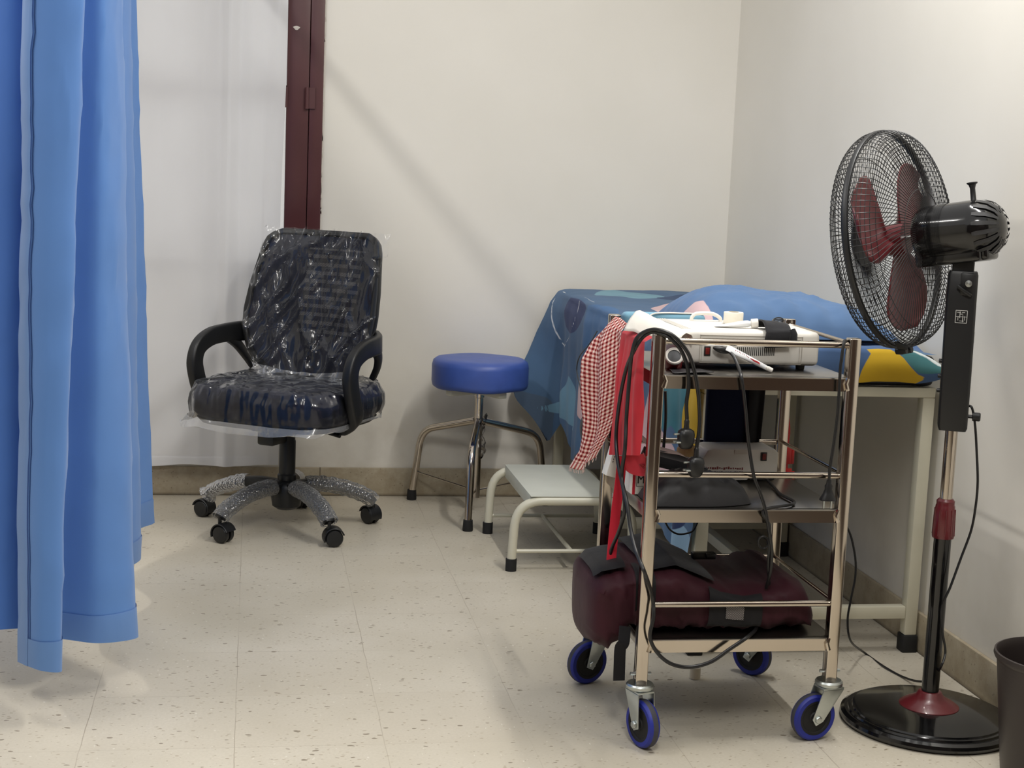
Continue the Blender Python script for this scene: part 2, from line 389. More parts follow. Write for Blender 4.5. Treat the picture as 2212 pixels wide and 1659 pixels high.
sb.box((-.14, WY+.02, 1.5), (.05, .04, 1.4)); sb.box((-.5, WY+.02, 1.385), (1.25, .04, .06)); sb.box((-.62, WY+.02, 1.5), (.05, .04, 1.4))
struct(sb.build('window_mullion', M_MARW, win, True, bevel=.003))
struct(MB().box((-.46, WY+.045, 1.5), (1.2, .006, 1.4)).build('window_pane', film('window_glass', .12, (205, 208, 214), .05, 5, .02, .001, .2), win, True))
hb = MB()
for z in (1.375,):
    hb.tube([(.172, WY-.022, z-.036), (.172, WY-.022, z+.036)], .0065, 10); hb.box((.186, WY-.018, z), (.026, .006, .07)); hb.box((.101, WY-.012, z), (.012, .012, .068))
struct(hb.build('hinge', M_MARW, win, True))
pb = MB()
for k in range(26):
    z = random.uniform(.95, 1.72); x = .2262 + random.uniform(-.0015, .0015); w = random.uniform(.002, .005); h = random.uniform(.008, .05)
    vs = [(x-w*random.uniform(.3, 1), WY-.0008, z), (x+w, WY-.0008, z+h*.2), (x+w*random.uniform(.2, .9), WY-.0008, z+h), (x-w*random.uniform(0, .6), WY-.0008, z+h*.7)]
    pb.add(vs, [(0, 1, 2, 3)])
pb.add([(.132+.010*math.cos(a)*(1+.4*math.sin(3*a)), WY-.0142, 1.605+.007*math.sin(a)) for a in [2*PI*i/12 for i in range(12)]], [tuple(range(12))])
struct(pb.build('chipped_paint', mat('flaked_plaster', (222, 214, 204), .8, var=.2, vscale=60), win, True, smooth=False))

# ------------------------------------------------------------------ curtains and rail
def drape(bottom, top, zb, zt, zref, n=14, nz=60, wr=.004, seed=0):
    B = spline([(x, y, 0) for x, y in bottom], n); Tp = spline([(x, y, 0) for x, y in top], n); N = len(B)
    def fn(u, v):
        i = min(N-1, int(round(u*(N-1)))); z = zb+(zt-zb)*v
        k = (z-zb)/(zref-zb); p = B[i].lerp(Tp[i], k)
        d = fbm((p.x*3+seed, p.y*3, z*2.2), 1.3)*wr + fbm((seed, p.y*2, z*11), 1.0)*wr*.35
        d += wr*.9*(max(0, 1-abs(fbm((p.x*6+seed, p.y*6, z*5.5+p.x*3), 1.0, 2))*3.5)**3)
        zz = z + (0.006*math.sin(u*17) if v == 0 else 0)
        return (p.x+d, p.y-d*.6, zz)
    return MB().grid(N, nz, fn), N
def curtain_mat(name, rgb, trans=.12):
    M = cloth(name, rgb, .93, trans, sheen=.25, wr=.18, wscale=5); return M
M_BLUE = curtain_mat('blue_curtain_cloth', (100, 144, 210))
M_BLUEH = curtain_mat('blue_hem_cloth', (108, 148, 208))
kb = [(-.462, 3.13), (-.435, 3.085), (-.405, 3.06), (-.372, 3.075), (-.40, 3.16), (-.475, 3.26), (-.40, 3.265), (-.315, 3.235), (-.243, 3.29), (-.27, 3.40), (-.35, 3.52), (-.36, 3.7), (-.276, 3.93), (-.35, 4.15), (-.270, 4.38)]
kt = [(-.438, 3.07), (-.418, 3.035), (-.37, 3.02), (-.326, 3.045), (-.345, 3.12), (-.43, 3.22), (-.352, 3.23), (-.300, 3.235), (-.281, 3.36), (-.31, 3.46), (-.37, 3.56), (-.37, 3.7), (-.306, 3.95), (-.37, 4.15), (-.322, 4.35)]
cur = thing('ward_curtain', 'bright blue ward curtain with stitched side hem hanging beside the white curtain', 'curtain', (-.35, 3.4, .12))
b, N = drape(kb, kt, .118, 2.03, 1.5); b.build('curtain_panel', M_BLUE, cur, True, sharp=180)
def strip(i0, i1, zb, zt, off):
    src, _ = drape(kb, kt, .118, 2.03, 1.5); nz = 60; s = MB(); j0 = int((zb-.118)/(2.03-.118)*(nz-1)); j1 = int(round((zt-.118)/(2.03-.118)*(nz-1)))
    def fn(u, v):
        i = i0+int(round(u*(i1-i0))); j = j0+int(round(v*(j1-j0))); p = Vector(src.v[i*nz+j])
        a = Vector(src.v[min(N-1, i+1)*nz+j]); c = Vector(src.v[max(0, i-1)*nz+j]); tg = a-c; nn = Vector((tg.y, -tg.x, 0)).normalized()
        return p+nn*off
    return s.grid(i1-i0+1, j1-j0+1, fn)
strip(0, 14, .118, 2.03, .003).build('side_hem', M_BLUEH, cur, True, sharp=180)
strip(0, N-1, .118, .17, .0022).build('bottom_hem', M_BLUEH, cur, True, sharp=180)
st = MB(); src, _ = drape(kb, kt, .118, 2.03, 1.5)
st.tube([Vector(src.v[14*60+j])+Vector((.003, -.004, 0)) for j in range(60)], .0011, 5)
st.build('hem_seam', mat('seam_blue', (34, 66, 120), .9), cur, True)
kb2 = [(-1.3, 3.5), (-1.1, 3.36), (-.95, 3.48), (-.8, 3.34), (-.68, 3.44), (-.56, 3.32), (-.49, 3.3), (-.44, 3.38)]
kt2 = [(-1.25, 3.5), (-1.05, 3.4), (-.9, 3.48), (-.75, 3.36), (-.64, 3.42), (-.54, 3.3), (-.47, 3.27), (-.42, 3.36)]
b, _ = drape(kb2, kt2, .13, 2.03, 1.5, seed=5)
tag(b.build('ward_curtain', curtain_mat('blue_curtain_cloth_behind', (78, 122, 200)), sharp=180, origin=(-.8, 3.4, .13)), 'darker blue ward curtain panel tucked behind the one with the stitched hem', 'curtain')
rail = bpy.data.objects.new('trim_1', None); COL.objects.link(rail); rail.location = (-.3, 4.0, 2.05); RM['trim_1'] = Matrix.Translation(rail.location); struct(rail)
MB().tube([(-.27, 2.6, 2.045), (-.27, WY, 2.045)], .0145, 12).build('rail_tube', M_WHITE, rail, True)['kind'] = 'structure'
MB().tube([(-.27, 3.3, 2.045), (-.8, 3.3, 2.045), (-1.6, 3.3, 2.045)], .0145, 12).build('rail_branch', M_WHITE, rail, True)['kind'] = 'structure'
for y in (2.8, 4.4): MB().tube([(-.27, y, 2.05), (-.27, y, HZ)], .006, 8).build('hanger', M_WHITE, rail, True)['kind'] = 'structure'

M_VOILE = cloth('white_voile', (242, 242, 243), .98, .35, sheen=.1, wr=.12, wscale=6)
wc = thing('window_curtain', 'plain white curtain hanging over the window behind the office chair', 'curtain', (-.4, 5.22, .11))
WCX = [(-1.2, .0), (-1.0, .03), (-.8, .0), (-.62, .028), (-.46, .004), (-.37, .02), (-.30, .008), (-.24, .012), (-.17, .022), (-.115, .002), (-.085, .03), (-.05, .004), (-.015, .016), (.03, .008), (.06, .02), (.096, .012)]
def wcf(u, v):
    x = -1.2+u*1.296; z = .113+v*1.95; k = .35+.65*v
    y = 5.228 - lerp(WCX, x)*k*1.1 + fbm((x*4, z*1.5, 3), 1.5)*.005
    x2 = x + (.006*math.sin(z*5)*u if u > .95 else 0) - .0*(1-v)
    return (x2, y, z + (.004*math.sin(x*23) if v == 0 else 0))
MB().grid(180, 60, wcf).build('curtain_panel', M_VOILE, wc, True, sharp=180)
MB().grid(180, 3, lambda u, v: tuple(Vector(wcf(u, v*.016))+Vector((0, -.002, 0)))).build('bottom_hem', M_VOILE, wc, True, sharp=180)
MB().tube([(-1.25, 5.235, 2.075), (.3, 5.235, 2.075)], .009, 10).build('curtain_rod', M_WHITE, wc, True)
# ------------------------------------------------------------------ office chair (local: faces -y)
def back_mat():
    M, t, b = nt('navy_mesh_fabric'); co = coords(t); sx = node(t, 'ShaderNodeSeparateXYZ'); t.links.new(co, sx.inputs[0])
    base = mixc(t, 0.0, lin((14, 19, 40)), lin((14, 19, 40)))
    rows = math_(t, 'FRACT', math_(t, 'DIVIDE', sx.outputs[2], .0265))
    r = math_(t, 'MULTIPLY', math_(t, 'GREATER_THAN', rows, .18), math_(t, 'LESS_THAN', rows, .62))
    gap = math_(t, 'GREATER_THAN', math_(t, 'FRACT', math_(t, 'ADD', math_(t, 'DIVIDE', sx.outputs[0], .06), math_(t, 'MULTIPLY', math_(t, 'FLOOR', math_(t, 'DIVIDE', sx.outputs[2], .0265)), .37))), .12)
    inx = math_(t, 'MULTIPLY', math_(t, 'GREATER_THAN', sx.outputs[0], -.06), math_(t, 'LESS_THAN', sx.outputs[0], .15))
    inz = math_(t, 'MULTIPLY', math_(t, 'GREATER_THAN', sx.outputs[2], .61), math_(t, 'LESS_THAN', sx.outputs[2], .885))
    hx = math_(t, 'FRACT', math_(t, 'MULTIPLY', math_(t, 'ADD', sx.outputs[0], sx.outputs[2]), 170)); hy = math_(t, 'FRACT', math_(t, 'MULTIPLY', math_(t, 'SUBTRACT', sx.outputs[0], sx.outputs[2]), 170))
    h = math_(t, 'MULTIPLY', math_(t, 'GREATER_THAN', hx, .42), math_(t, 'GREATER_THAN', hy, .3))
    k = math_(t, 'MULTIPLY', math_(t, 'MULTIPLY', r, gap), math_(t, 'MULTIPLY', math_(t, 'MULTIPLY', inx, inz), h))
    c = mixc(t, math_(t, 'MULTIPLY', k, .8), base, lin((128, 126, 124)))
    t.links.new(c, b.inputs['Base Color']); b.inputs['Roughness'].default_value = .7
    n = node(t, 'ShaderNodeTexNoise', i_Scale=500.0); t.links.new(co, n.inputs[0]); bump(t, b, n.outputs[0], .2, .001); return M
M_NAVY = cloth('navy_upholstery', (20, 26, 52), .8, sheen=.1, wr=.0, wscale=3)
M_FILM = film('clear_plastic_film', .035, (214, 218, 226), .16, 6, 1.0, .045, .10, gain=1.3, stretch=(2.2, 2.2, .55), rot=(0, .5, 0))
M_FILMHEM = film('plastic_film_hem', .30, (222, 224, 228), .2, 30, .6, .006, .55, gain=.6)
M_BUB = film('bubble_wrap', .2, (225, 226, 228), .12, 130, 1.0, .004, .5, 'vor')
ch = thing('office_chair', 'dark navy mesh-back swivel office chair still wrapped in clear plastic', 'chair', (.12, 4.80, 0), math.radians(-32))
def bw(z): return lerp([(.49, .07), (.50, .11), (.515, .145), (.54, .178), (.58, .208), (.64, .228), (.70, .232), (.78, .226), (.86, .213), (.90, .207), (.925, .198), (.940, .182), (.948, .160)], z)
def by(x, z): return .118+.27*(z-.47)+.05*math.exp(-((z-.62)/.09)**2)*0 - .05*(x/.23)**2
def backpt(u, v, off=0.0, sc=1.0):
    z = .47+.458*v; x = u*bw(z+.02)*sc; return (x, by(x, z)-off, z)
outl = [backpt(1, v/40) for v in range(41)] + [backpt(1-2*k/10, 1) for k in range(1, 10)] + [backpt(-1, 1-v/40) for v in range(41)] + [backpt(-1+2*k/10, 0) for k in range(1, 10)]
bf = MB(); bf.sweep(outl, rrect(.011, .015, .007, 2), closed=True); bf.build('back_frame', M_BLACK, ch)
MB().grid(25, 41, lambda u, v: backpt(u*2-1, v, .004)).build('backrest', back_mat(), ch, sharp=180, solid=.012)
sup = MB()
sup.sweep(spline([(0, -.05, .405), (0, .1, .40), (0, .18, .41), (0, .20, .48), (0, .215, .58), (0, .235, .68)]), rrect(.012, .035, .006, 2), up=(1, 0, 0))
sup.build('back_support', M_BLACK, ch)
o = superel(.258, .245, 4.2, 72)
seat = stack(o, [(.8, .362, 0, 0), (.93, .366, 0, 0), (.985, .382, 0, 0), (1, .408, 0, 0), (.985, .440, 0, 0), (.94, .460, 0, 0), (.82, .471, 0, 0), (.5, .474, 0, 0), (.1, .473, 0, 0)])
seat.build('seat', M_NAVY, ch, sharp=60)
stack(o, [(.78, .345, 0, 0), (.9, .347, 0, 0), (.95, .363, 0, 0), (.9, .37, 0, 0)]).build('seat_pan', M_BLACK, ch)
def wrinkle(p, a, s=9, seed=0): return a*((1-min(1, abs(fbm((p[0]*s+seed, p[1]*s, p[2]*s*.8), 1.0, 2))*2.2))**2.5)
def film_seat(u, v):
    a = 2*PI*u; c, s_ = math.cos(a), math.sin(a)
    x0 = .258*math.copysign(abs(c)**(2/4.2), c); y0 = .245*math.copysign(abs(s_)**(2/4.2), s_)
    front = max(0, -s_); sk = .012+.020*front+.012*max(0, -c)
    tab = [(0, 0, .479), (.15, .5, .481), (.3, .84, .478), (.42, .96, .466), (.55, 1.02, .436), (.68, 1.03, .402), (.82, 1.0+.02*front, .372), (1, 1.0+.06*front+.09*max(0, -c), .372-sk)]
    sc = lerp([(t, q) for t, q, _ in tab], v); z = lerp([(t, q) for t, _, q in tab], v)
    p = (x0*sc, y0*sc, z); w = wrinkle((p[0], p[1]*.6, p[2]), .017, 13)*(1 if v > .1 else .4)
    return (p[0]*(1+w*.9*(v > .4)), p[1]*(1+w*.9*(v > .4)), z+w*(.45 if v < .45 else .2)+ (.006*math.sin(a*9) if v == 1 else 0))
MB().grid(110, 40, film_seat, closed=True).build('seat_wrap', M_FILM, ch, sharp=180)
MB().grid(110, 8, lambda u, v: tuple(a*1.004 for a in film_seat(u, .86+.14*v)), closed=True).build('seat_wrap_hem', M_FILMHEM, ch, sharp=180)
def film_back(u, v):
    z = .435+.51*v; uu = u*2-1; w = lerp([(.435, .15), (.48, .175), (.54, .215), (.62, .24), (.73, .238), (.84, .225), (.94, .216)], z)
    x = uu*w + (.03 if (uu > .8 and v > .85) else 0)*(uu-.8)*5
    y = .118+.27*(z-.47)-.05*(x/.23)**2 - .022 - .010*(1-uu*uu)
    rx, rz_ = x*.86-z*.5, x*.5+z*.86; d = wrinkle((rx*1.4, rz_*.35, 0), .022, 9, 4) + wrinkle(((x+.35*z)*.8, (z-.2*x)*.3, 2), .016, 16, 9) + .006*fbm((x*4, z*3, 6), 1, 2)
    if abs(uu) > .9: y += .03*(abs(uu)-.9)*10
    return (x+d*.25, y-d, z+.3*d)
MB().grid(60, 90, film_back).build('back_wrap', M_FILM, ch, sharp=180)
MB().grid(50, 14, lambda u, v: tuple(Vector(film_back(u, (.02+.05*abs(u*2-1)**2)+(.10+.10*(1-u)*0)*v))+Vector((0, -.004, -.008)))).build('back_wrap_hem', M_FILMHEM, ch, sharp=180)
for s in (-1, 1):
    pts = [(s*.228, .150, .605), (s*.262, .10, .602), (s*.274, .04, .600), (s*.278, -.03, .593), (s*.279, -.088, .568), (s*.279, -.110, .525), (s*.278, -.100, .475), (s*.276, -.075, .42), (s*.270, -.05, .378), (s*.240, -.04, .357), (s*.15, -.03, .355)]
    P = spline(pts, 7); a = MB()
    a.sweep(P, lambda t: rrect(lerp([(0, .012), (.25, .013), (.5, .016), (.75, .015), (1, .01)], t), lerp([(0, .034), (.2, .030), (.45, .028), (.7, .030), (1, .03)], t), .008, 3), up=(s, 0, .0001))
    # the lower return strut from the arm back to the backrest side
    a.sweep(spline([(s*.272, .05, .597), (s*.262, .10, .565), (s*.245, .13, .525), (s*.222, .145, .485)], 7), lambda t: rrect(.010, .020*(1-t*.4), .006, 2), up=(s, 0, .0001))
    a.build('armrest', M_BLACK, ch)
me_ = MB(); me_.box((0, 0, .332), (.16, .2, .03)); me_.box((-.02, -.06, .302), (.06, .09, .05)); me_.build('tilt_mechanism', M_BLACK, ch, bevel=.008)
MB().tube([(.05, -.02, .335), (.16, -.04, .33), (.22, -.06, .326)], .006, 8).build('lever', M_BLACK, ch)
MB().lathe([(.028, .085), (.03, .09), (.03, .17), (.026, .175), (.026, .28), (.024, .285), (.024, .32)], 24).build('gas_column', M_BLACK, ch)
MB().lathe([(.03, .06), (.045, .07), (.05, .10), (.05, .135), (.04, .15), (.03, .155)], 24).build('hub', M_BLACK, ch)
for k in range(5):
    ang = math.radians(8+72*k+32); R = .285; ca, sa = math.cos(ang), math.sin(ang)
    arm = [(ca*r, sa*r, z) for r, z in ((.035, .135), (.10, .138), (.17, .128), (.23, .108), (.27, .088), (R, .074))]
    leg = MB().sweep(spline(arm, 5), lambda t: rrect(.016-.004*t, .021-.005*t, .006, 2), up=(0, 0, 1)).build('base_leg', M_BLACK, ch)
    q = spline(arm, 12); q = q[6 if k in (0, 3, 4) else (18 if k == 2 else 9):]
    wrap = MB(); n = 20; L = len(q)
    def prof(t):
        return [((.024-.003*t+.006*abs(fbm((t*9+k, j*.9, k), 1))+ (.012*max(0, t-.85)*6 if k in (1, 2) else .004*t))*math.cos(2*PI*j/n), (.029-.003*t+.006*abs(fbm((t*9, j*.9, k+5), 1))+(.012*max(0, t-.85)*5 if k in (1, 2) else 0.0))*math.sin(2*PI*j/n)) for j in range(n)]
    wrap.sweep(q, prof, caps=False); w_ = wrap.build('bubble_wrap', M_BUB, leg, sharp=180)
    w_['label'] = 'clear bubble wrap sleeve'
    cb = MB(); turn = ang+[.5, 2.2, -1.7, .15, -.35][k]; cx, cy = ca*R, sa*R
    ax = Vector((math.cos(turn), math.sin(turn), 0)); off = Vector((-ax.y, ax.x, 0))*.014
    cas = MB(); cas.tube([(cx, cy, .045), (cx, cy, .082)], .006, 8)
    for s in (-1, 1):
        Mx = frame(Vector((cx, cy, .0275))+off+ax*s*.0125, ax*s)
        cas.lathe([(.006, -.0085), (.0262, -.008), (.0275, -.005), (.0275, .005), (.024, .009), (.012, .0105), (0, .0108)], 22, Mx)
    hd = MB()
    for i in range(13): pass
    hood = [(Vector((cx, cy, .0275))+off*1.0+Vector((-off.normalized().x, -off.normalized().y, 0))*(.031*math.cos(a))+Vector((0, 0, .031*math.sin(a)))) for a in [math.radians(d) for d in range(-20, 165, 12)]]
    cas.sweep(hood, rrect(.0235, .0022, .0018, 1), up=tuple(ax))
    cas.build('caster', M_BLACK, ch)

# ------------------------------------------------------------------ revolving stool
SX, SY = .765, 5.02
st = thing('revolving_stool', 'round blue cushioned stool on three bent chrome legs', 'stool', (SX, SY, 0))
stl = MB().lathe([(.0, .43), (.10, .43), (.152, .431), (.161, .437), (.164, .45), (.164, .505), (.160, .52), (.148, .5285), (.12, .531), (0, .532)], 64)
stl.v = [(x*1, y*1, z+.0018*math.sin(5*math.atan2(y, x))*(1 if z < .5 else .4)) for x, y, z in stl.v]
stl.build('seat', mat('blue_vinyl', (64, 90, 166), .42, var=.1, vscale=20, bmp=.08, bscale=240, bdist=.0008), st, sharp=50)
for a in (.5, .5+PI/2):
    MB().box((0, 0, .419), (.26, .032, .02), Matrix.Rotation(a, 4, 'Z')).build('seat_bracket', M_CREAM, st, bevel=.003)
MB().lathe([(.0085, .35), (.0085, .41)], 16).build('screw_spindle', M_STEEL, st)
MB().lathe([(.0145, .05), (.0145, .395), (.017, .397), (.017, .412), (.010, .413)], 20).build('column', M_CHROME, st)
FEET = [(-.199, .185), (-.063, -.275), (.262, .105)]
for k, (fx, fy) in enumerate(FEET):
    d = Vector((fx, fy, 0)); L = d.length; d.normalize()
    P = bend([d*.012+Vector((0, 0, .315)), d*(L-.035)+Vector((0, 0, .255)), d*L+Vector((0, 0, .018))], .085, 9)
    lg = MB().tube(P, .0125, 14).build('leg', M_CHROME, st)
    MB().lathe([(.0165, 0), (.0175, .004), (.0155, .036), (.0125, .037)], 18, Matrix.Translation((fx, fy, 0))).build('rubber_foot', M_RUB, lg)
    MB().tube([d*.01+Vector((0, 0, .075)), d*(L-.004)+Vector((0, 0, .105))], .0035, 8).build('stretcher', M_CHROME, st)
wr = MB()
def wf(u, v):
    a = PI*1.3*u-.9-PI/2; z = .19+.15*v; r = .021+.012*abs(fbm((u*3, v*4, 1), 1))+.006*math.sin(v*9)
    return (math.cos(a)*r-.004, math.sin(a)*r-.012, z+.012*math.sin(u*5))
wr.grid(24, 20, wf).build('plastic_wrap', M_FILM, st, sharp=180)

# ------------------------------------------------------------------ step stool
sp = thing('foot_step', 'low cream-painted tubular foot step with a flat metal top', 'step stool', (.94, 4.48, 0))
hx0, hx1 = .770, 1.118
for y in (4.256, 4.712):
    P = bend([(hx0-.008, y, .02), (hx0, y, .209), (hx1, y, .209), (hx1+.008, y, .02)], .085, 9)
    hp = MB().tube(P, .0135, 16).build('leg_frame', M_CREAM, sp, True)
    for x in (hx0-.008, hx1+.008): MB().lathe([(.0165, 0), (.0165, .036), (.0135, .037)], 18, Matrix.Translation((x, y, 0))).build('rubber_foot', M_RUB, hp, True)
    MB().tube([(hx0-.004, y, .0585), (hx1+.004, y, .0585)], .006, 10).build('lower_rail', M_CREAM, sp, True)
MB().tube([(.94, 4.256, .0585), (.94, 4.712, .0585)], .0065, 10).build('cross_brace', M_CREAM, sp, True)
tp = MB(); tp.box((.939, 4.484, .2235), (.256, .472, .003)); tp.box((.939, 4.262, .219), (.256, .003, .012))
for x in (.812, 1.066): tp.box((x, 4.484, .205), (.003, .44, .036))
tp.build('step_top', mat('grey_cream_enamel', (204, 206, 194), .42, var=.06, vscale=9), sp, True, bevel=.001)

# ------------------------------------------------------------------ examination couch
BX0, BX1, BY0, BY1, BZ = 1.072, 1.664, 3.462, 5.235, .675
bed = thing('examination_couch', 'cream steel-frame examination couch standing in the room corner', 'bed', ((BX0+BX1)/2, (BY0+BY1)/2, 0))
LG = .032
for y in (BY0+LG/2, 4.425, BY1-LG/2):
    for x in (BX0+LG/2, BX1-LG/2):
        lg = MB().box((x, y, (BZ-.025+.045)/2), (LG, LG, BZ-.025-.045)).build('leg', M_CREAM, bed, True, bevel=.003)
        MB().box((x, y, .0225), (LG+.007, LG+.007, .045)).build('rubber_foot', M_RUB, lg, True, bevel=.003)
for y in (BY0+LG/2, BY1-LG/2): MB().box(((BX0+BX1)/2, y, BZ-.0125), (BX1-BX0, LG, .025)).build('end_rail', M_CREAM, bed, True, bevel=.003)
for x in (BX0+LG/2, BX1-LG/2): MB().box((x, (BY0+BY1)/2, BZ-.0125), (LG-.001, BY1-BY0-2*LG, .025)).build('side_rail', M_CREAM, bed, True, bevel=.003)
for y in (BY0+LG/2, 4.425): MB().box(((BX0+BX1)/2, y, .103), (BX1-BX0-2*LG, .028, .032)).build('lower_rail', M_CREAM, bed, True, bevel=.003)
MB().box(((BX0+BX1)/2, (BY0+4.425)/2+LG/2, .103), (.028, 4.425-BY0-LG-.03, .030)).build('center_rail', M_CREAM, bed, True, bevel=.003)
MB().box(((BX0+BX1)/2, (BY0+BY1)/2, .7145), (BX1-BX0-.006, BY1-BY0-.01, .075)).build('mattress', mat('black_rexine', (24, 24, 32), .45, bmp=.05, bscale=200), bed, True, bevel=.014, seg=3)

# ------------------------------------------------------------------ bed sheet
ZT = .7575
HEM = [(5.224, .40, .925), (5.16, .33, .955), (5.10, .225, 1.02), (5.06, .30, 1.045), (5.0, .345, 1.05), (4.93, .285, 1.05), (4.84, .235, 1.05), (4.74, .235, 1.045), (4.55, .34, 1.05), (4.2, .37, 1.045), (3.9, .33, 1.045), (3.7, .27, 1.045), (3.56, .22, 1.05), (3.50, .19, 1.055), (3.447, .33, 1.06)]
hemz = [(-y, z) for y, z, x in HEM]; hemx = [(-y, x) for y, z, x in HEM]
NS, NT, NH = 150, 34, 46
sv = []; uv = []
for i in range(NS):
    y = 5.224-(5.224-3.447)*i/(NS-1); zb, xb = lerp(hemz, -y), lerp(hemx, -y); L = ZT-zb
    for j in range(NT):
        q = j/(NT-1); x = 1.652-(1.652-1.068)*q; e = max(0, (q-.93)/.07)
        z = ZT - .006*e*e + .004*fbm((x*5, y*5, 0), 1.2)
        sv.append((x, y, z)); uv.append((y, -(x-1.06)))
    for j in range(1, NH+1):
        t = j/NH; z = ZT-.004-t*(L-.004); dr = min(1, t*8)
        wv = (.011*math.sin(y*26+1.2)+.006*math.sin(y*61+t*2))*t*1.2 + .006*fbm((y*5, t*2, 4), 1.3)
        x = 1.066-.012*dr + (xb-1.054)*t + wv*dr*.8
        x = min(x, 1.062)
        sv.append((x, y, z)); uv.append((y, ZT-z))
W_ = NT+NH; sf = []
for i in range(NS-1):
    for j in range(W_-1): sf.append((i*W_+j, i*W_+j+1, (i+1)*W_+j+1, (i+1)*W_+j))
def hang(pts): return [(lambda p: (p.y, ZT-p.z))(PX(u, v, 1.05)) for u, v in pts]
def topp(pts): return [(lambda p: (p.y, -(p.x-1.06)))(PZ(u, v, ZT)) for u, v in pts]
C_PINK, C_LB, C_TEAL, C_YEL, C_IND, C_WH, C_DK = (206, 176, 178), (112, 152, 176), (60, 122, 134), (214, 172, 44), (48, 62, 104), (222, 226, 230), (26, 36, 54)
def inset(poly): return smooth_poly(poly)
REG = []
def reg(an, rgb, poly=None, line=None, w=.003): REG.append((an, rgb, poly, line, w))
reg('patch_grey', (82, 100, 122), [(5.30, .345), (5.11, .375), (5.085, .40), (5.085, .60), (5.30, .6)])
reg('patch_light', C_LB, inset(hang([(1196, 884), (1208, 866), (1222, 835), (1229, 812), (1237, 850), (1244, 930), (1215, 900)])))
reg('patch_pink', C_PINK, inset(hang([(1250, 870), (1262, 815), (1285, 790), (1300, 850), (1300, 950), (1268, 925)])))
reg('patch_indigo', C_IND, inset(hang([(1218, 690), (1222, 648), (1238, 640), (1258, 660), (1250, 700), (1232, 720)])))
reg('patch_blue', (70, 108, 152), inset(hang([(1262, 660), (1300, 640), (1330, 700), (1300, 780), (1265, 760)])))
reg('patch_top', (116, 158, 176), inset(topp([(1284, 636), (1312, 626), (1372, 632), (1436, 639), (1384, 646), (1330, 641)])))
reg('patch_rose', C_PINK, inset(topp([(1406, 667), (1440, 657), (1482, 654), (1500, 672), (1470, 690)])))
reg('patch_navy', (44, 70, 108), inset(topp([(1420, 642), (1560, 632), (1620, 640), (1560, 652), (1480, 650)])))
reg('patch_teal', C_TEAL, inset([(3.80, .06), (3.56, .06), (3.55, .17), (3.60, .25), (3.66, .22), (3.72, .24), (3.80, .2)]))
reg('patch_blush', C_PINK, inset([(3.86, .14), (3.74, .24), (3.64, .27), (3.63, .33), (3.72, .40), (3.88, .44), (3.95, .3)]))
reg('patch_yellow', C_YEL, inset([(3.555, .17), (3.51, .09), (3.43, .07), (3.43, .38), (3.48, .36), (3.52, .26)]))
reg('patch_sky', (140, 172, 196), inset([(3.62, .47), (3.50, .44), (3.44, .5), (3.48, .6), (3.56, .58)]))
reg('patch_deep', (42, 56, 96), inset([(3.68, .36), (3.56, .30), (3.46, .36), (3.50, .44), (3.6, .46)]))
loop = hang([(1262, 634), (1232, 624), (1206, 622), (1200, 640), (1204, 690), (1210, 730), (1216, 749), (1225, 735), (1238, 700), (1243, 665), (1243, 640)])
reg('line_white', C_WH, None, smooth_poly(loop)[:-5] if False else [tuple(p)[:2] for p in spline([(a, b_, 0) for a, b_ in loop], 6)], .0034)
reg('line_white_top', C_WH, None, [tuple(p)[:2] for p in spline([(a, b_, 0) for a, b_ in topp([(1480, 637), (1510, 634), (1535, 628), (1560, 627)])], 5)], .006)
reg('line_black', C_DK, None, [tuple(p)[:2] for p in spline([(a, b_, 0) for a, b_ in hang([(1133, 768), (1150, 790), (1171, 814), (1160, 826), (1140, 838)])], 5)], .0042)
reg('line_black_far', C_DK, None, [tuple(p)[:2] for p in [(5.23, .35), (5.19, .405), (5.13, .49), (5.085, .545)]], .0045)
attrs = {an: sdf(uv, poly if poly is not None else line, w if line is not None else None) for an, rgb, poly, line, w in REG}
M_SHEET = pattern('printed_sheet', (78, 106, 138), [(an, rgb, .0012) for an, rgb, *_ in REG])
sheet = thing('bed_sheet', 'blue printed bed sheet with pink, teal and yellow shapes draped over the couch', 'bed sheet', (1.36, 4.3, ZT))
MB().add(sv, sf).build('drape', M_SHEET, sheet, True, sharp=180, attrs=attrs)
# folded end of the sheet over the mattress at the near end
fv = []; fu = []; NX, NQ = 60, 16
for i in range(NX):
    x = 1.068+(1.668-1.068)*i/(NX-1)
    for j in range(NQ):
        q = j/(NQ-1); zb = .690 + .004*math.sin(x*30) + (.012*max(0, (x-1.60)/.06) if x > 1.60 else 0)
        zt = ZT+.016-(.042*max(0, (x-1.575)/.093)**1.5)
        if q < .45: t = q/.45; y = 3.60-.165*t; z = ZT+.006+(zt-ZT-.006)*math.sin(t*PI/2)
        else: t = (q-.45)/.55; y = 3.437-.010*math.sin(t*PI)*(1+.5*math.sin(x*17)); z = zt+(zb-zt)*t
        fv.append((x, y, z+.003*fbm((x*9, q*3, 7), 1))); fu.append((x, (z if q >= .45 else zt+(.45-q)*.4)))
ff = [(i*NQ+j, i*NQ+j+1, (i+1)*NQ+j+1, (i+1)*NQ+j) for i in range(NX-1) for j in range(NQ-1)]
def flap(pts): return [(lambda p: (p.x, p.z))(PY(u, v, 3.435)) for u, v in pts]
FR = [('end_teal', (70, 120, 124), flap([(1940, 752), (1990, 742), (2060, 780), (2050, 800), (1990, 806), (1965, 790)])),
      ('end_yellow', (206, 168, 44), flap([(1852, 832), (1859, 801), (1868, 782), (1881, 762), (1872, 753), (1895, 749), (1920, 752), (1945, 768), (1962, 790), (1979, 808), (2001, 816), (1975, 832)]))]
fattr = {an: sdf(fu, inset(p) if an != 'end_yellow' else p) for an, rgb, p in FR}
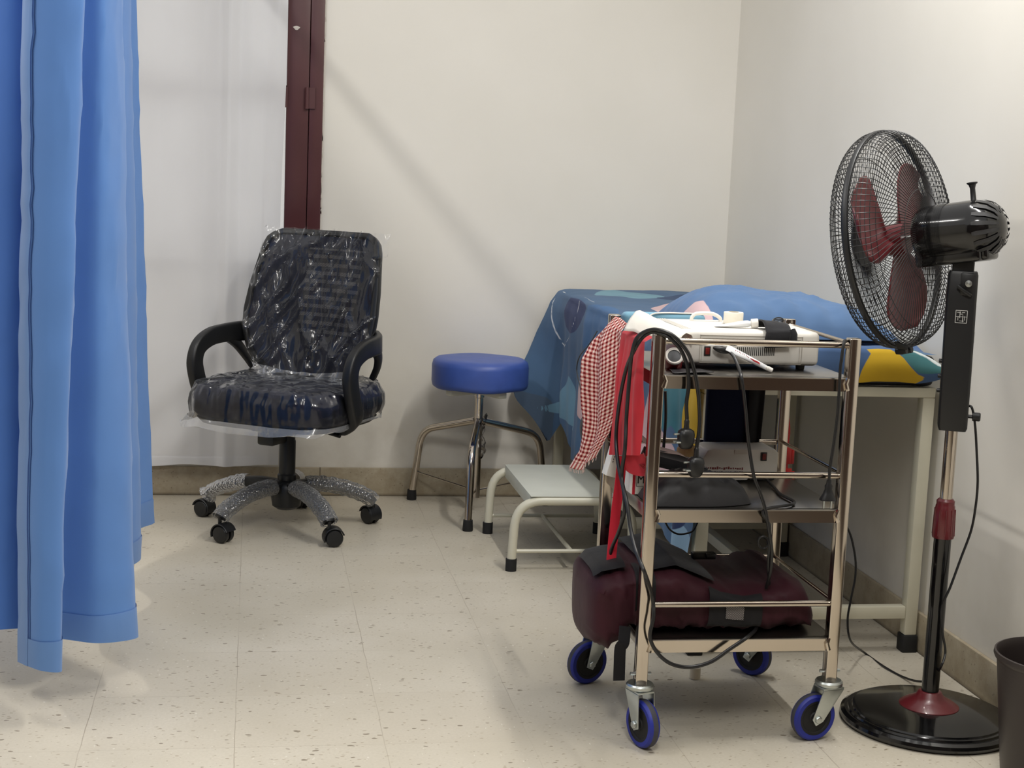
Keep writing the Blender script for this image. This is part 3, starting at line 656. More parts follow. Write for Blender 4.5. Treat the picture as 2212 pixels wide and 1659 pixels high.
fattr['end_line'] = sdf(fu, flap([(1935, 748), (1975, 756), (2005, 772), (2024, 786), (2045, 794)]), .004)
M_FLAP = pattern('printed_sheet_end', (74, 100, 140), [(an, rgb, .001) for an, rgb, p in FR]+[('end_line', (214, 220, 220), .001)])
MB().add(fv, ff).build('end_fold', M_FLAP, sheet, True, sharp=180, attrs=fattr)

# ------------------------------------------------------------------ pillow
pc = Vector((1.318, 3.70, .776)); PA, PB, PCt = .265, .20, .106
pv = []; pu = []; N1 = 60
def pill(u, v, top):
    x, y = u*2-1, v*2-1; e = max(0, (1-abs(x)**3.2))**.55*max(0, (1-abs(y)**3.2))**.55
    px = x*PA*(1-.05*(1-y*y)*0-.06*abs(x)*(1-abs(y))*0); py = y*PB
    w = fbm((x*2.2, y*2.2, 1), 1.6)*.010*e + .007*math.sin(x*23+y*4)*math.exp(-((y+.85)/.22)**2)*e
    return (pc.x+px+.006*fbm((y*4, 1, 2), 1), pc.y+py, pc.z+.008+(PCt-.024*x)*e*.93+w if top else pc.z-.010*e)
P1 = MB().grid(N1, N1, lambda u, v: pill(u, v, True)); npl = len(P1.v); P1.grid(N1, N1, lambda u, v: pill(u, v, False))
pu = [(p[0]-pc.x, p[1]-pc.y) for p in P1.v]
pat = {'pillow_pink': sdf(pu, inset([(-.30, -.21), (-.225, -.2), (-.215, -.12), (-.232, -.05), (-.30, -.02)])),
       'pillow_sky': sdf(pu, inset([(.02, .21), (.06, .10), (.16, .13), (.27, .06), (.27, .21)])),
       'pillow_line': sdf(pu, [tuple(p)[:2] for p in spline([(-.02, .14, 0), (.06, .10, 0), (.12, .045, 0), (.155, .06, 0), (.19, .10, 0), (.26, .09, 0)], 6)], .0042)}
M_PIL = pattern('printed_pillow_case', (88, 116, 154), [('pillow_pink', C_PINK, .001), ('pillow_sky', (100, 142, 172), .001), ('pillow_line', C_DK, .001)], wscale=6)
tag(P1.build('pillow', M_PIL, None, sharp=180, origin=pc, attrs=pat), 'plump blue pillow with a dark wavy line lying on the printed bed sheet', 'pillow')
# ------------------------------------------------------------------ instrument trolley
TX0, TX1, TY0, TY1 = .800, 1.209, 2.905, 3.288
PW = .0248
tr = thing('instrument_trolley', 'three-shelf stainless steel trolley on blue castors beside the couch', 'trolley', ((TX0+TX1)/2, (TY0+TY1)/2, 0))
S1, S2, S3 = .772, .498, .225
R1, R2, R3 = .838, .567, .296
for x in (TX0, TX1):
    for y in (TY0, TY1):
        MB().box((x, y, (.128+.853)/2), (PW, PW, .853-.128)).build('post', M_CHROME, tr, True, bevel=.0028, seg=3)
for z in (S1, S2, S3):
    sh = MB().box(((TX0+TX1)/2, (TY0+TY1)/2, z-.002), (TX1-TX0+PW*.2, TY1-TY0-PW*0, .003))
    for x in (TX0, TX1): sh.box((x, (TY0+TY1)/2, z-.0145), (.0022, TY1-TY0-PW, .028))
    for y in (TY0, TY1): sh.box(((TX0+TX1)/2, y-(.006 if y == TY0 else -.006), z-.0145), (TX1-TX0-PW, .0022, .028))
    sh.box(((TX0+TX1)/2, TY0-.003, z-.002), (TX1-TX0-PW, .014, .003))
    s_ = sh.build('shelf', M_STEEL, tr, True, bevel=.0008)
    MB().box(((TX0+TX1)/2, TY0-.0085, z-.0145), (TX1-TX0-PW, .0022, .0275)).build('shelf_lip', M_CHROME, s_, True, smooth=False)
    for x, sg in ((TX0, 1), (TX1, -1)):
        wl = MB()
        wl.tube([(x+sg*PW*.46, TY0-.0115, z-.001), (x+sg*(PW*.46+.004), TY0-.0118, z-.012), (x+sg*PW*.46, TY0-.0115, z-.026)], lambda t: .0038+.002*math.sin(t*14), 8)
        wl.build('weld', M_CHROME, s_, True)
for z in (R1, R2, R3):
    for y in (TY0, TY1): MB().tube([(TX0+PW*.45, y, z), (TX1-PW*.45, y, z)], lambda t: .0043+.0025*max(0, (abs(t-.5)-.47)/.03), 12).build('guard_rail', M_CHROME, tr, True)
    for x in (TX0, TX1): MB().tube([(x, TY0+PW*.45, z+.002), (x, TY1-PW*.45, z+.002)], .0043, 12).build('guard_rail', M_CHROME, tr, True)
M_TIRE = mat('blue_tyre', (30, 44, 150), .5, var=.25, vscale=18); M_TREAD = mat('worn_tread', (66, 66, 74), .7, var=.3, vscale=30)
CW = {(0, 0): (.812, 2.888+.012), (1, 0): (1.222, 2.951+.0), (0, 1): (.777, 3.318), (1, 1): (1.19, 3.362)}
HEAD = {(0, 0): math.radians(80), (1, 0): math.radians(12), (0, 1): math.radians(72), (1, 1): math.radians(172)}
for (i, j), hd in HEAD.items():
    px, py = (TX0, TX1)[i], (TY0, TY1)[j]; d = Vector((math.cos(hd), math.sin(hd), 0)); ax = Vector((-d.y, d.x, 0))
    tip = {(0, 0): Vector((.006, -.018, 0)), (1, 0): Vector((-.030, .0, 0)), (0, 1): Vector((-.026, -.010, 0)), (1, 1): Vector((-.025, .03, 0))}[(i, j)]
    c = Vector((px, py, .05))+tip
    fk = MB()
    fk.lathe([(.0, .131), (.026, .131), (.029, .127), (.029, .121), (.024, .117), (0, .117)], 24, Matrix.Translation((px, py, 0)))
    fk.tube([(px, py, .12), (px, py, .15)], .008, 10)
    top = Vector((px, py, .114)); hw = .0175
    dirn = (c-top); dh = Vector((dirn.x, dirn.y, 0)); dh = dh.normalized() if dh.length > .004 else d
    if abs(dh.dot(ax)) > .3: ax = Vector((-dh.y, dh.x, 0)); d = dh
    fk.box((px, py, .1135), (.052, 2*hw+.004, .004), Matrix.Translation((0, 0, 0)), rz=0) if False else None
    for s in (-1, 1):
        o = ax*s*hw
        quad = [top-d*.024+o, top+d*.026+o, Vector((c.x, c.y, c.z))+d*.013+o+Vector((0, 0, -.006)), Vector((c.x, c.y, c.z))-d*.004+o+Vector((0, 0, -.014)), Vector((c.x, c.y, c.z))-d*.013+o]
        q2 = [p+ax*s*.0028 for p in quad]; n = 5
        fk.add(quad+q2, [tuple(range(n)), tuple(range(n, 2*n))[::-1]]+[(k, (k+1) % n, (k+1) % n+n, k+n) for k in range(n)])
        fk.lathe([(0, .0), (.0085, 0), (.0085, .004), (.007, .006), (0, .006)], 6, frame(c+o+ax*s*.0028, ax*s))
    pl = [top-d*.024-ax*(hw+.002), top+d*.026-ax*(hw+.002), top+d*.026+ax*(hw+.002), top-d*.024+ax*(hw+.002)]
    pu_ = [p+Vector((0, 0, .004)) for p in pl]
    fk.add(pl+pu_, [(0, 1, 2, 3), (7, 6, 5, 4)]+[(k, (k+1) % 4, (k+1) % 4+4, k+4) for k in range(4)])
    cs = fk.build('caster', M_ZINC, tr, True, bevel=.0008, sharp=30)
    Mw = frame(c, ax)
    MB().lathe([(.037, -.012), (.0455, -.012), (.0492, -.008), (.0500, -.003), (.0500, .003), (.0492, .008), (.0455, .012), (.037, .012)], 48, Mw, cap=False).lathe([(.0496, -.006), (.0503, -.003), (.0504, 0), (.0503, .003), (.0496, .006)], 48, Mw, mi=1, cap=False).build('tyre', [M_TIRE, M_TREAD], cs, True)
    MB().lathe([(0, -.0125), (.012, -.0125), (.014, -.010), (.030, -.0095), (.032, -.0115), (.038, -.0115), (.038, .0115), (.032, .0115), (.030, .0095), (.014, .010), (.012, .0125), (0, .0125)], 40, Mw).build('wheel_hub', M_RUB, cs, True)
    MB().tube([(px-.022, py-.0, .150), (px+.022, py, .150)], .0035, 8).build('locking_bolt', M_ZINC, cs, True)

# ------------------------------------------------------------------ machine on the top shelf
mx0, mx1, my0, my1, mz0, mz1 = .868, 1.172, 2.992, 3.225, .782, .853
mc = thing('therapy_machine', 'large white therapy machine case with vents on the trolley top shelf', 'machine', ((mx0+mx1)/2, (my0+my1)/2, S1))
body = MB().box(((mx0+mx1)/2, (my0+my1)/2, (mz0+mz1)/2), (mx1-mx0, my1-my0, mz1-mz0))
body.build('case', M_ABS, mc, True, bevel=.011, seg=4)
fx = lambda u, v: (lambda p: (p.x, p.z))(PY(u, v, my0))
rb = MB()
for k in range(4):
    x = mx0+.010+k*.0052; rb.box((x, (my0+my1)/2, mz1+.0004), (.0016, my1-my0-.03, .0016))
rb.build('case_rib', M_ABS, mc, True)
pn = MB(); (ax0, az0), (ax1, az1) = fx(1510, 783), fx(1734, 729)
for a, b_, w in (((ax0, az0), (ax1, az0), 0), ((ax0, az1), (ax1, az1), 0), ((ax0, az0), (ax0, az1), 1), ((ax1, az0), (ax1, az1), 1)):
    pn.box(((a[0]+b_[0])/2, my0-.0004, (a[1]+b_[1])/2), (abs(b_[0]-a[0])+.0012, .0016, abs(b_[1]-a[1])+.0012))
pn.box(((ax0+ax1)/2, my0-.0004, az1-.006), (ax1-ax0-.008, .0014, .0007)); pn.box((ax1-.005, my0-.0004, (az0+az1)/2-.004), (.0007, .0014, (az1-az0)-.012)); pn.box((ax0+.004, my0-.0004, (az0+az1)/2-.004), (.0007, .0014, (az1-az0)-.012))
pn.build('panel_edge', mat('panel_line_grey', (172, 166, 156), .5), mc, True)  # thin grey lines framing the rear panel
vt = MB()
for k in range(20):
    x, z = fx(1593+k*4.15, 759); vt.box((x, my0-.0003, z), (.0016, .0012, .018))
vt.build('vent_slot', M_INK, mc, True)
x, z = fx(1527.5, 758); sw = MB().box((x, my0-.001, z), (.0135, .003, .0195)).build('power_switch', M_BLACK, mc, True, bevel=.0008)
MB().box((x, my0-.0028, z), (.0088, .002, .0135)).build('rocker', M_DARKRED, sw, True, bevel=.0006)
for x in (mx0+.03, mx1-.03):
    for y in (my0+.03, my1-.03): MB().lathe([(.009, S1), (.010, mz0+.002)], 14, Matrix.Translation((x, y, 0))).build('rubber_foot', M_RUB, mc, True)
hp = spline([(.946, 3.18, mz1-.001), (.947, 3.18, mz1+.008), (.955, 3.18, mz1+.0155), (.975, 3.18, mz1+.0175), (.995, 3.18, mz1+.016), (1.01, 3.18, mz1+.008), (1.012, 3.18, mz1-.001)], 8)
MB().tube(hp, .0042, 10).build('carry_handle', M_WHITE, mc, True)

# tape roll standing on the machine
tpz = mz1+.0008; tc = PZ(1584, 690, tpz); tc.y = 3.135
tc = Vector((PY(1584, 690, 3.135).x, 3.135, tpz))
t_ = thing('tape_roll', 'roll of cream surgical tape standing on the white machine', 'tape roll', tc)
MB().lathe([(.0115, 0), (.0205, 0), (.0212, .001), (.0212, .024), (.0205, .025), (.0115, .025), (.0115, 0)], 40, cap=False).build('tape', mat('paper_tape', (238, 232, 216), .75, var=.03), t_)
MB().lathe([(.0102, -.000), (.0115, -.000), (.0115, .0254), (.0102, .0254), (.0102, 0)], 30, cap=False).build('core', mat('cardboard_core', (196, 176, 140), .8), t_)

def tube_of_gel(name, label, P0, P1, w, mats, capr=.007, flat=(0, 0, 1), caplen=.016, group=None, fl=1.0):
    """squeezed tube: flat crimped tail at P0, cap at P1"""
    P0, P1 = Vector(P0), Vector(P1); d = (P1-P0).normalized(); L = (P1-P0).length
    t = thing(name, label, 'tube', P0); b = MB(); n = 20
    pts = [P0+d*L*k/14 for k in range(15)]
    def prof(t):
        thick = fl*lerp([(0, .0008), (.35, .0035), (.75, .007), (.92, .0075), (1, .005)], t); ww = lerp([(0, w), (.7, w*.85), (.93, w*.7), (1, .0055)], t)
        return [(thick*math.sin(2*PI*j/n), ww*math.cos(2*PI*j/n)) for j in range(n)]
    b.sweep(pts, prof, up=flat); b.build('tube_body', mats[0], t, True)
    MB().lathe([(.0045, -.003), (.0045, .001), (capr, .0015), (capr, caplen-.001), (capr-.001, caplen), (0, caplen)], 18, frame(P1, d)).build('cap', M_WHITE, t, True)
    return t, b, d
M_TUBE = mat('white_tube', (226, 228, 230), .3, var=.08, vscale=30)
z0 = mz1+.0075
tube_of_gel('ointment_tube', 'white ointment tube lying on top of the machine beside the tape roll', (.962, 3.06, mz1+.0022), (1.035, 3.045, mz1+.0105), .013, [M_TUBE], .0098)
tg, _, d = tube_of_gel('gel_tube', 'white gel tube with red print leaning against the machine vents', PY(1570, 750, 2.974), PY(1656, 795, 2.955), .0078, [M_TUBE], .0055, flat=(.25, -.85, .45), caplen=.013, fl=.55)
gp = MB()
for k, (u0, v0, u1, v1) in enumerate(((1621, 774.5, 1640, 783.5), (1626, 778.5, 1642, 786.5))):
    a, b_ = PY(u0, v0, 2.9535-.001*k), PY(u1, v1, 2.951-.001*k); gp.sweep([a, (a+b_)/2, b_], rrect(.0007, .0011, .0005, 1), up=(.25, -.85, .45))
for k in range(9):
    a = PY(1590+k*3.5+random.uniform(-1, 1), 757+k*1.9, 2.9555-.0004*k); gp.box(a, (.0012, .0006, .0022))
gp.build('red_print', mat('red_print', (190, 40, 48), .5), tg, True)
# black electrode strap hanging over the machine edge
sf_ = MB()
def strapf(u, v):
    x = 1.047+.0545*u; t = v
    if t < .45: y = 3.06-(3.06-2.984)*t/.45; z = mz1+.003+.017*math.sin(t/.45*PI)**.7*(1-.3*u)+.002*fbm((x*40, t*3, 1), 1)
    else: q = (t-.45)/.55; y = 2.980-.004*math.sin(q*PI)-.001; z = mz1+.002-.035*q+.003*u
    return (x+.003*math.sin(t*6), y, z)
sf_.grid(14, 26, strapf); so = tag(sf_.build('electrode_strap', M_BLKCLOTH, None, sharp=180, solid=.003, origin=(1.065, 3.02, mz1)), 'black cloth strap folded over the front edge of the white machine', 'strap')
rl = MB().tube([(1.104, 2.984, mz1+.004), (1.107, 2.979, mz1-.004), (1.107, 2.978, mz1-.018)], .0085, 12)
r_ = rl.build('rolled_end', M_BLKCLOTH, None); r_.parent = so; r_.location = (-1.065, -3.02, -mz1)
wl = MB()
for k in range(3):
    wl.tube(spline([(1.110+.011*math.cos(a)*(1.6)+.004*k, 3.09+.014*math.cos(a)+.01*k, mz1+.004+.006*(1+math.sin(a))*(.8+.2*k)) for a in [2*PI*i/10 for i in range(11)]], 5), .0014, 6)
tag(wl.build('lead_wire', M_CABLE, None, origin=(1.11, 3.09, mz1)), 'thin black lead wires coiled on the machine behind the black strap', 'wire')

# round tin lying on its side at the left of the machine
tc = Vector((PY(1452, 765, 2.985).x, 2.985, 0)); tr_ = .0185; tz = S1+.0195
Mt = frame((tc.x-.002, 2.962, tz+.009), (-.2, -.82, .52))
tn = thing('gel_jar', 'small jar with grey end and red band lying under the white paper', 'jar', (tc.x, 2.99, S1))
MB().lathe([(0, -.05), (.017, -.05), (.0178, -.048), (.0178, -.004), (.016, -.003), (0, -.003)], 30, Mt).build('jar_body', mat('red_jar', (170, 36, 44), .3), tn, True)
MB().lathe([(.0135, -.003), (.0185, -.003), (.019, -.001), (.019, .003), (.017, .0045), (.0145, .003), (.0135, .003)], 30, Mt, cap=False).build('rim', M_WHITE, tn, True)
MB().lathe([(0, .0005), (.0145, .0005), (.0145, -.002), (0, -.002)], 30, Mt).build('end_disc', mat('grey_disc', (88, 90, 94), .4, var=.3, vscale=40), tn, True)
# black rubber sheet on the shelf
bs = MB()
def bsf(u, v): return (.832+.088*u*(1-.25*v)+.01*v, 2.902+.062*v+.012*u, S1+.0012+.0012*(1+fbm((u*3, v*3, 2), 1))+.002*u*(1-v))
bs.grid(20, 14, bsf); tag(bs.build('rubber_pad', mat('black_rubber_pad', (42, 42, 46), .35, var=.2), None, solid=.0012, origin=(.87, 2.93, S1)), 'thin black rubber pad lying flat at the front of the top shelf', 'pad')
# curled white paper over the left rail
pp = MB()
def ppf(u, v):
    ridge = [PY(1352, 716, 3.0), PY(1366, 672, 3.08), PY(1410, 700, 3.04), PY(1447, 722, 3.0), PY(1474, 738, 2.975)]
    k = u; a = -.35+2.9*v
    A = Vector((.796, 3.085, .858)); B = Vector((.872, 2.968, .830)); c = A.lerp(B, k); r = .030-.006*k
    ax = (B-A).normalized(); side = Vector((0, 0, 1)).cross(ax).normalized(); up = ax.cross(side)
    p = c + side*(math.cos(a)*r*1.0) + up*(math.sin(a)*r*(.78))
    if v > .72: p = p + Vector((-.012, -.012, -.030))*((v-.72)/.28)**1.2*(1-k*.7)
    return p + Vector((0, 0, .004*fbm((u*3, v*3, 5), 1)))
pp.grid(26, 30, ppf); tag(pp.build('paper_sheet', M_PAPERW, None, sharp=180, solid=.0008, origin=(.83, 3.03, .84)), 'white sheet of paper curled over the left rail of the trolley', 'paper')
# light blue folded cloth
lb = MB().box((.905, 3.262, .836), (.19, .036, .052)); lbv = lb.build('folded_cloth', cloth('light_blue_cloth', (120, 164, 186), .9, wscale=20), None, bevel=.012, seg=4, origin=(.905, 3.262, S1))
tag(lbv, 'light blue folded cloth tucked at the back of the trolley top', 'cloth')
ln = MB().sweep(spline([(.868, 3.242, .812), (.866, 3.2425, .84), (.872, 3.243, .858), (.9, 3.248, .8625), (.95, 3.25, .8625), (.995, 3.25, .8622)], 6), rrect(.0016, .0024, .0008, 1)).build('white_piping', M_WHITE, None)
ln.parent = lbv; ln.location = (-.905, -3.262, -S1)

# ------------------------------------------------------------------ cloths over the left rail
def gingham():
    M, t, b = nt('gingham_cloth'); a = node(t, 'ShaderNodeAttribute', attribute_name='cu'); c = node(t, 'ShaderNodeAttribute', attribute_name='cv')
    fu = math_(t, 'GREATER_THAN', math_(t, 'FRACT', math_(t, 'DIVIDE', a.outputs['Fac'], .0088)), .5); fv_ = math_(t, 'GREATER_THAN', math_(t, 'FRACT', math_(t, 'DIVIDE', c.outputs['Fac'], .0088)), .5)
    s = math_(t, 'ADD', fu, fv_); edge = math_(t, 'GREATER_THAN', c.outputs['Fac'], .331)
    k = mixc(t, math_(t, 'MULTIPLY', s, .5), lin((232, 214, 204)), lin((112, 30, 34)))
    # the middle tone of a woven check
    mid = math_(t, 'COMPARE', s, 1.0, .1); k = mixc(t, mid, k, lin((196, 128, 122)))
    strp = mixc(t, fu, lin((230, 210, 200)), lin((170, 86, 84)))
    k = mixc(t, edge, k, strp)
    t.links.new(k, b.inputs['Base Color']); b.inputs['Roughness'].default_value = .95; b.inputs['Specular IOR Level'].default_value = .1
    n = node(t, 'ShaderNodeTexNoise', i_Scale=400.0); t.links.new(coords(t), n.inputs[0]); bump(t, b, n.outputs[0], .4, .002); return M
g = MB(); cu, cv = [], []
GN, GM = 40, 90
GA = [(0, (.800, 3.175)), (.06, (.786, 3.165)), (.3, (.782, 3.15)), (.55, (.779, 3.16)), (.8, (.770, 3.18)), (1, (.748, 3.20))]
GB = [(0, (.775, 3.262)), (.08, (.746, 3.262)), (.2, (.730, 3.262)), (.45, (.732, 3.262)), (.7, (.742, 3.262)), (.88, (.735, 3.27)), (1, (.716, 3.285))]
def l2(tab, v): return Vector((lerp([(k, p[0]) for k, p in tab], v), lerp([(k, p[1]) for k, p in tab], v), 0))
for i in range(GN):
    for j in range(GM):
        u, v = i/(GN-1), j/(GM-1); p = l2(GA, v).lerp(l2(GB, v), u)
        top = R1+.006+.010*math.sin(min(1, u/.45)*PI/2)-.055*max(0, u-.55)**1.4*2.2
        bot = .545-.045*math.sin(min(1, u*1.2)*PI/2)+.02*max(0, u-.6)
        z = top+(bot-top)*v; L = top-bot
        dirn = (l2(GB, v)-l2(GA, v)).normalized(); nn = Vector((dirn.y, -dirn.x, 0))
        fold = .008*math.sin(u*10+v*2.2)*min(1, v*6)+.005*fbm((u*2.5, v*4, 8), 1.2)
        p = p+nn*fold
        g.v.append((p.x, p.y, z)); cu.append(u*.118+.01*v); cv.append(.345-(z-bot)*.95)
g.f = [(i*GM+j, i*GM+j+1, (i+1)*GM+j+1, (i+1)*GM+j) for i in range(GN-1) for j in range(GM-1)]; g.mi = [0]*len(g.f)
tw = tag(g.build('gingham_towel', gingham(), None, sharp=180, origin=(TX0-.04, 3.22, .66), attrs={'cu': cu, 'cv': cv}, solid=.0015), 'red and white checked cotton towel hanging over the trolley left rail', 'towel')
fr = MB()
for k in range(26):
    u = k/25; i = int(round(u*(GN-1))); p = Vector(g.v[i*GM+GM-1])
    fr.tube([p, p+Vector((random.uniform(-.002, .001), random.uniform(-.003, .003), -.008))], .0007, 4)
f_ = fr.build('fringe', cloth('pink_fringe', (226, 200, 190)), None); f_.parent = tw; f_.location = (-(TX0-.04), -3.22, -.66)

M_REDC = cloth('red_nonwoven', (214, 58, 68), .82, .2, wr=.35, wscale=10)
rc = thing('red_cloth_bag', 'limp red cloth bag hanging over the left rail of the trolley', 'bag', (TX0, 3.0, .6))
rg = MB(); RN, RMn = 44, 60
def redf(u, v):
    y = 2.930+(3.130-2.930)*u; s = v*(.242+.04*u)
    y += (-.012*(1-u)+.014*u)*0 + .02*(v-.4)*(u-.5)
    x = TX0-.017 if s > .012 else TX0+.004-.021*s/.012
    pl = .010*math.sin(u*15+.8+1.2*v)+.006*math.sin(u*31+v*3)
    return (x-.008*min(1, s*10)+pl*min(1, s*7)*.8-.004, y, R1+.006-s)
rg.grid(RN, RMn, redf); rg.build('bag_body', M_REDC, rc, True, sharp=180)
ps = MB()
def redg(u, v):
    y = 2.925+(3.05-2.925)*u; z = .596-.03*u-.030*v*(1-.5*u)-.012*math.sin(u*PI)*v
    return (TX0-.016+.014*math.sin(u*4+v)+.01*v, y, z+.012*(1-v))
ps.grid(20, 12, redg); ps.build('bag_bottom', M_REDC, rc, True, sharp=180)
rs = [PX(1348, 985, .775), PX(1343, 1040, .772), PX(1335, 1100, .768), PX(1329, 1160, .764), PX(1324, 1215, .76), PX(1322, 1255, .758)]
MB().sweep(spline([(p.x-.004, p.y, p.z) for p in rs], 6), rrect(.0008, .0105, .0006, 1), up=(0, 1, 0)).build('strap', cloth('red_ribbon', (196, 40, 58), .9), rc, True)

# ------------------------------------------------------------------ middle shelf things
def box_thing(name, label, cat, c, d, M_, rz=0, tilt=None, bev=.001):
    Mx = Matrix.Translation(c) @ Matrix.Rotation(rz, 4, 'Z') @ (tilt or Matrix.Identity(4))
    t = thing(name, label, cat, c, 0); MB().box((0, 0, 0), d, Mx).build('carton', M_, t, True, bevel=bev); return t, Mx
t, Mx = box_thing('medicine_carton', 'white carton marked in big black letters on the middle shelf', 'box', (.812, 3.055, S2+.0315), (.044, .06, .060), mat('carton_white', (226, 224, 218), .6), .05)
lb_ = MB(); tm = MB()
for a, b_, w, h in ((0, .0175, .031, .0007), (0, -.0125, .031, .0007), (-.0155, .0025, .0007, .030), (.0155, .0025, .0007, .030)): lb_.box((a+.003, -.0303, b_), (w, .0004, h), Mx)
text_mesh('ML', .026, Mx @ Matrix.Translation((-.0115, -.0304, -.0065)) @ Matrix.Rotation(PI/2, 4, 'X') @ Matrix.Diagonal((.82, 1, 1, 1)), lb_)
lb_.build('label_print', M_INK, t, True, smooth=False)
MB().box((-.0145-.0035, -.0303, 0), (.006, .0004, .060), Mx).build('red_band', mat('carton_red', (190, 40, 56), .5), t, True)
t, Mx = box_thing('tablet_carton', 'small white carton with printed columns tilted at the trolley left side', 'box', (.786, 3.160, S2+.043), (.034, .03, .062), mat('carton_paper', (232, 230, 224), .6), .12, Matrix.Rotation(.25, 4, 'Y'))
pb = MB()
for cx, n_ in ((-.011, 3), (-.003, 2), (.006, 6), (.0115, 5)):
    for k in range(n_):
        z = .018-k*.0058-(.004 if cx < 0 else .012); pb.box((cx, -.0153, z), (.0032, .0004, .0009), Mx); pb.box((cx+random.uniform(-.001, .001), -.0153, z-.0017), (.0009, .0004, .003), Mx)
pb.box((.0088, -.0152, -.012), (.0145, .0003, .0006), Mx); pb.box((.0016, -.0152, .002), (.0006, .0003, .028), Mx)
pb.build('carton_print', M_INK, t, True)
MB().box((.012, -.0153, .0285), (.009, .0004, .004), Mx).build('blue_print', mat('carton_blue', (70, 104, 170), .5), t, True)

# black bag of pads, lying along the shelf
def pouch(name, label, c, a, b_, h, M_, cat='pouch'):
    B = MB()
    def f(u, v, top):
        x, y = u*2-1, v*2-1; tp = 1-.55*max(0, x)**2.2; e = max(0, 1-abs(x)**3.5)**.6*max(0, 1-abs(y)**2.0)**.5
        return (c[0]+x*a, c[1]+y*b_*tp, c[2]+(h*e*(1-.25*max(0, x))+.006*fbm((x*4, y*4, 3), 1.5)*e if top else 0)+.0012+(.35*h if False else 0))
    B.grid(40, 24, lambda u, v: f(u, v, True)); B.grid(40, 24, lambda u, v: f(u, v, False))
    return tag(B.build(name, M_, None, sharp=180, origin=c), label, cat)
pouch('black_pouch', 'long soft black pouch lying along the front of the middle shelf', (.915, 2.968, S2), .112, .056, .066, mat('charcoal_nylon', (44, 44, 47), .55, var=.15, vscale=12, bmp=.3, bscale=22, bdist=.006))
bfm = MB()
def bff(u, v): return (.826+.13*u, 3.035+.05*v, S2+.075-.030*u+.010*v-.004*math.sin(v*3)-.0*(u))
bfm.grid(16, 8, bff); tag(bfm.build('black_wallet', M_BLKCLOTH, None, sharp=180, solid=.022, origin=(.87, 3.06, S2)), 'flat black folded case sloping behind the long black pouch', 'case')
ppm = MB()
def ppg(u, v): return (.823+.10*u, 3.075+.03*v, S2+.105-.040*u+.014*v*(1-u)-.006*math.sin(u*5))
ppm.grid(16, 6, ppg); tag(ppm.build('pink_leaflet', mat('pink_leaflet_paper', (206, 184, 178), .7, var=.1), None, sharp=180, solid=.0008, origin=(.87, 3.09, S2)), 'crumpled pale pink leaflet above the flat black case', 'leaflet')
# bandage roll
br = thing('bandage_roll', 'tan crepe bandage roll standing behind the hanging plugs', 'bandage', (.948, 3.165, S2))
MB().lathe([(0, .0005), (.0225, .0005), (.0235, .003), (.0232, .058), (.0215, .074), (.016, .082), (.006, .085), (0, .085)], 30).build('crepe', cloth('tan_crepe', (186, 156, 112), .8, wr=.6, wscale=60), br)
MB().lathe([(.0236, .010), (.0242, .012), (.0242, .026), (.0236, .028)], 30, cap=False).build('band', mat('grey_band', (84, 82, 80), .5, var=.2), br)

# white device on the middle shelf
dv = thing('stimulator_unit', 'small white stimulator unit with red rocker switch on the middle shelf', 'machine', (1.08, 3.20, S2))
dx0, dx1, dy0, dy1 = .982, 1.160, 3.165, 3.255
db = MB()
prof = [(dx0+.004, S2+.050), (dx0+.014, S2+.071), (dx0+.030, S2+.074), (dx1-.008, S2+.074), (dx1, S2+.066), (dx1, S2+.022), (dx0+.118, S2+.020), (dx0+.110, S2+.004), (dx0+.06, S2+.003), (dx0+.01, S2+.020)]
n = len(prof); db.add([(x, dy0, z) for x, z in prof]+[(x, dy1, z) for x, z in prof], [tuple(range(n)), tuple(range(n, 2*n))[::-1]]+[(k, (k+1) % n, (k+1) % n+n, k+n) for k in range(n)])
db.build('case', M_ABS, dv, True, bevel=.003)
MB().box((1.129, (dy0+dy1)/2+.004, S2+.012), (.060, dy1-dy0-.006, .0205)).build('black_base', M_BLACK, dv, True, bevel=.005)
x, z = PY(1650, 986, dy0).x, PY(1650, 986, dy0).z
sw = MB().box((x, dy0-.001, z), (.0135, .003, .0195)).build('power_switch', M_BLACK, dv, True, bevel=.0008); MB().box((x, dy0-.0028, z), (.0085, .002, .013)).build('rocker', M_DARKRED, sw, True)
stk = MB(); stk2 = MB()
p0, p1 = PY(1522, 1022, dy0), PY(1606, 1009, dy0)
for k in range(17):
    xx = p0.x+(p1.x-p0.x)*(k+.5)/17; w = random.uniform(.0022, .0044); stk.box((xx, dy0-.0006, p1.z-.003+random.uniform(-.001, .001)), (w, .0006, random.uniform(.002, .0065)))
    stk2.box((xx, dy0-.0006, p0.z+.003), (random.uniform(.002, .0052), .0007, random.uniform(.001, .004)))
stk.build('sticker_print', mat('faded_red_print', (128, 56, 56), .6, var=.3, vscale=200), dv, True); stk2.build('sticker_print', mat('faded_dark_print', (74, 40, 40), .6), dv, True)
MB().box(((PY(1585, 962, dy0).x+PY(1618, 962, dy0).x)/2, dy0-.0004, S2+.068), (.030, .0006, .010)).build('clear_tape', mat('tape_patch', (214, 208, 198), .25), dv, True)
MB().box((1.070, 3.268, S2+.101), (.104, .022, .199)).build('backing_pad', M_NAVY, None, bevel=.008, seg=3, origin=(1.068, 3.276, S2))
o = bpy.data.objects['backing_pad']; tag(o, 'dark navy padded board standing upright behind the white stimulator unit', 'pad')
bk = MB()
def bkf(u, v): return (1.112+.040*u+.008*v*math.sin(u*4), 3.253-.004*math.sin(u*6+v*2), S2+.232-.20*v*(1-.25*(u > .7)))
bk.grid(16, 20, bkf); tag(bk.build('black_strap_bundle', M_BLKCLOTH, None, sharp=180, solid=.004, origin=(1.137, 3.25, S2+.1)), 'black straps hanging in front of the navy pad', 'strap')
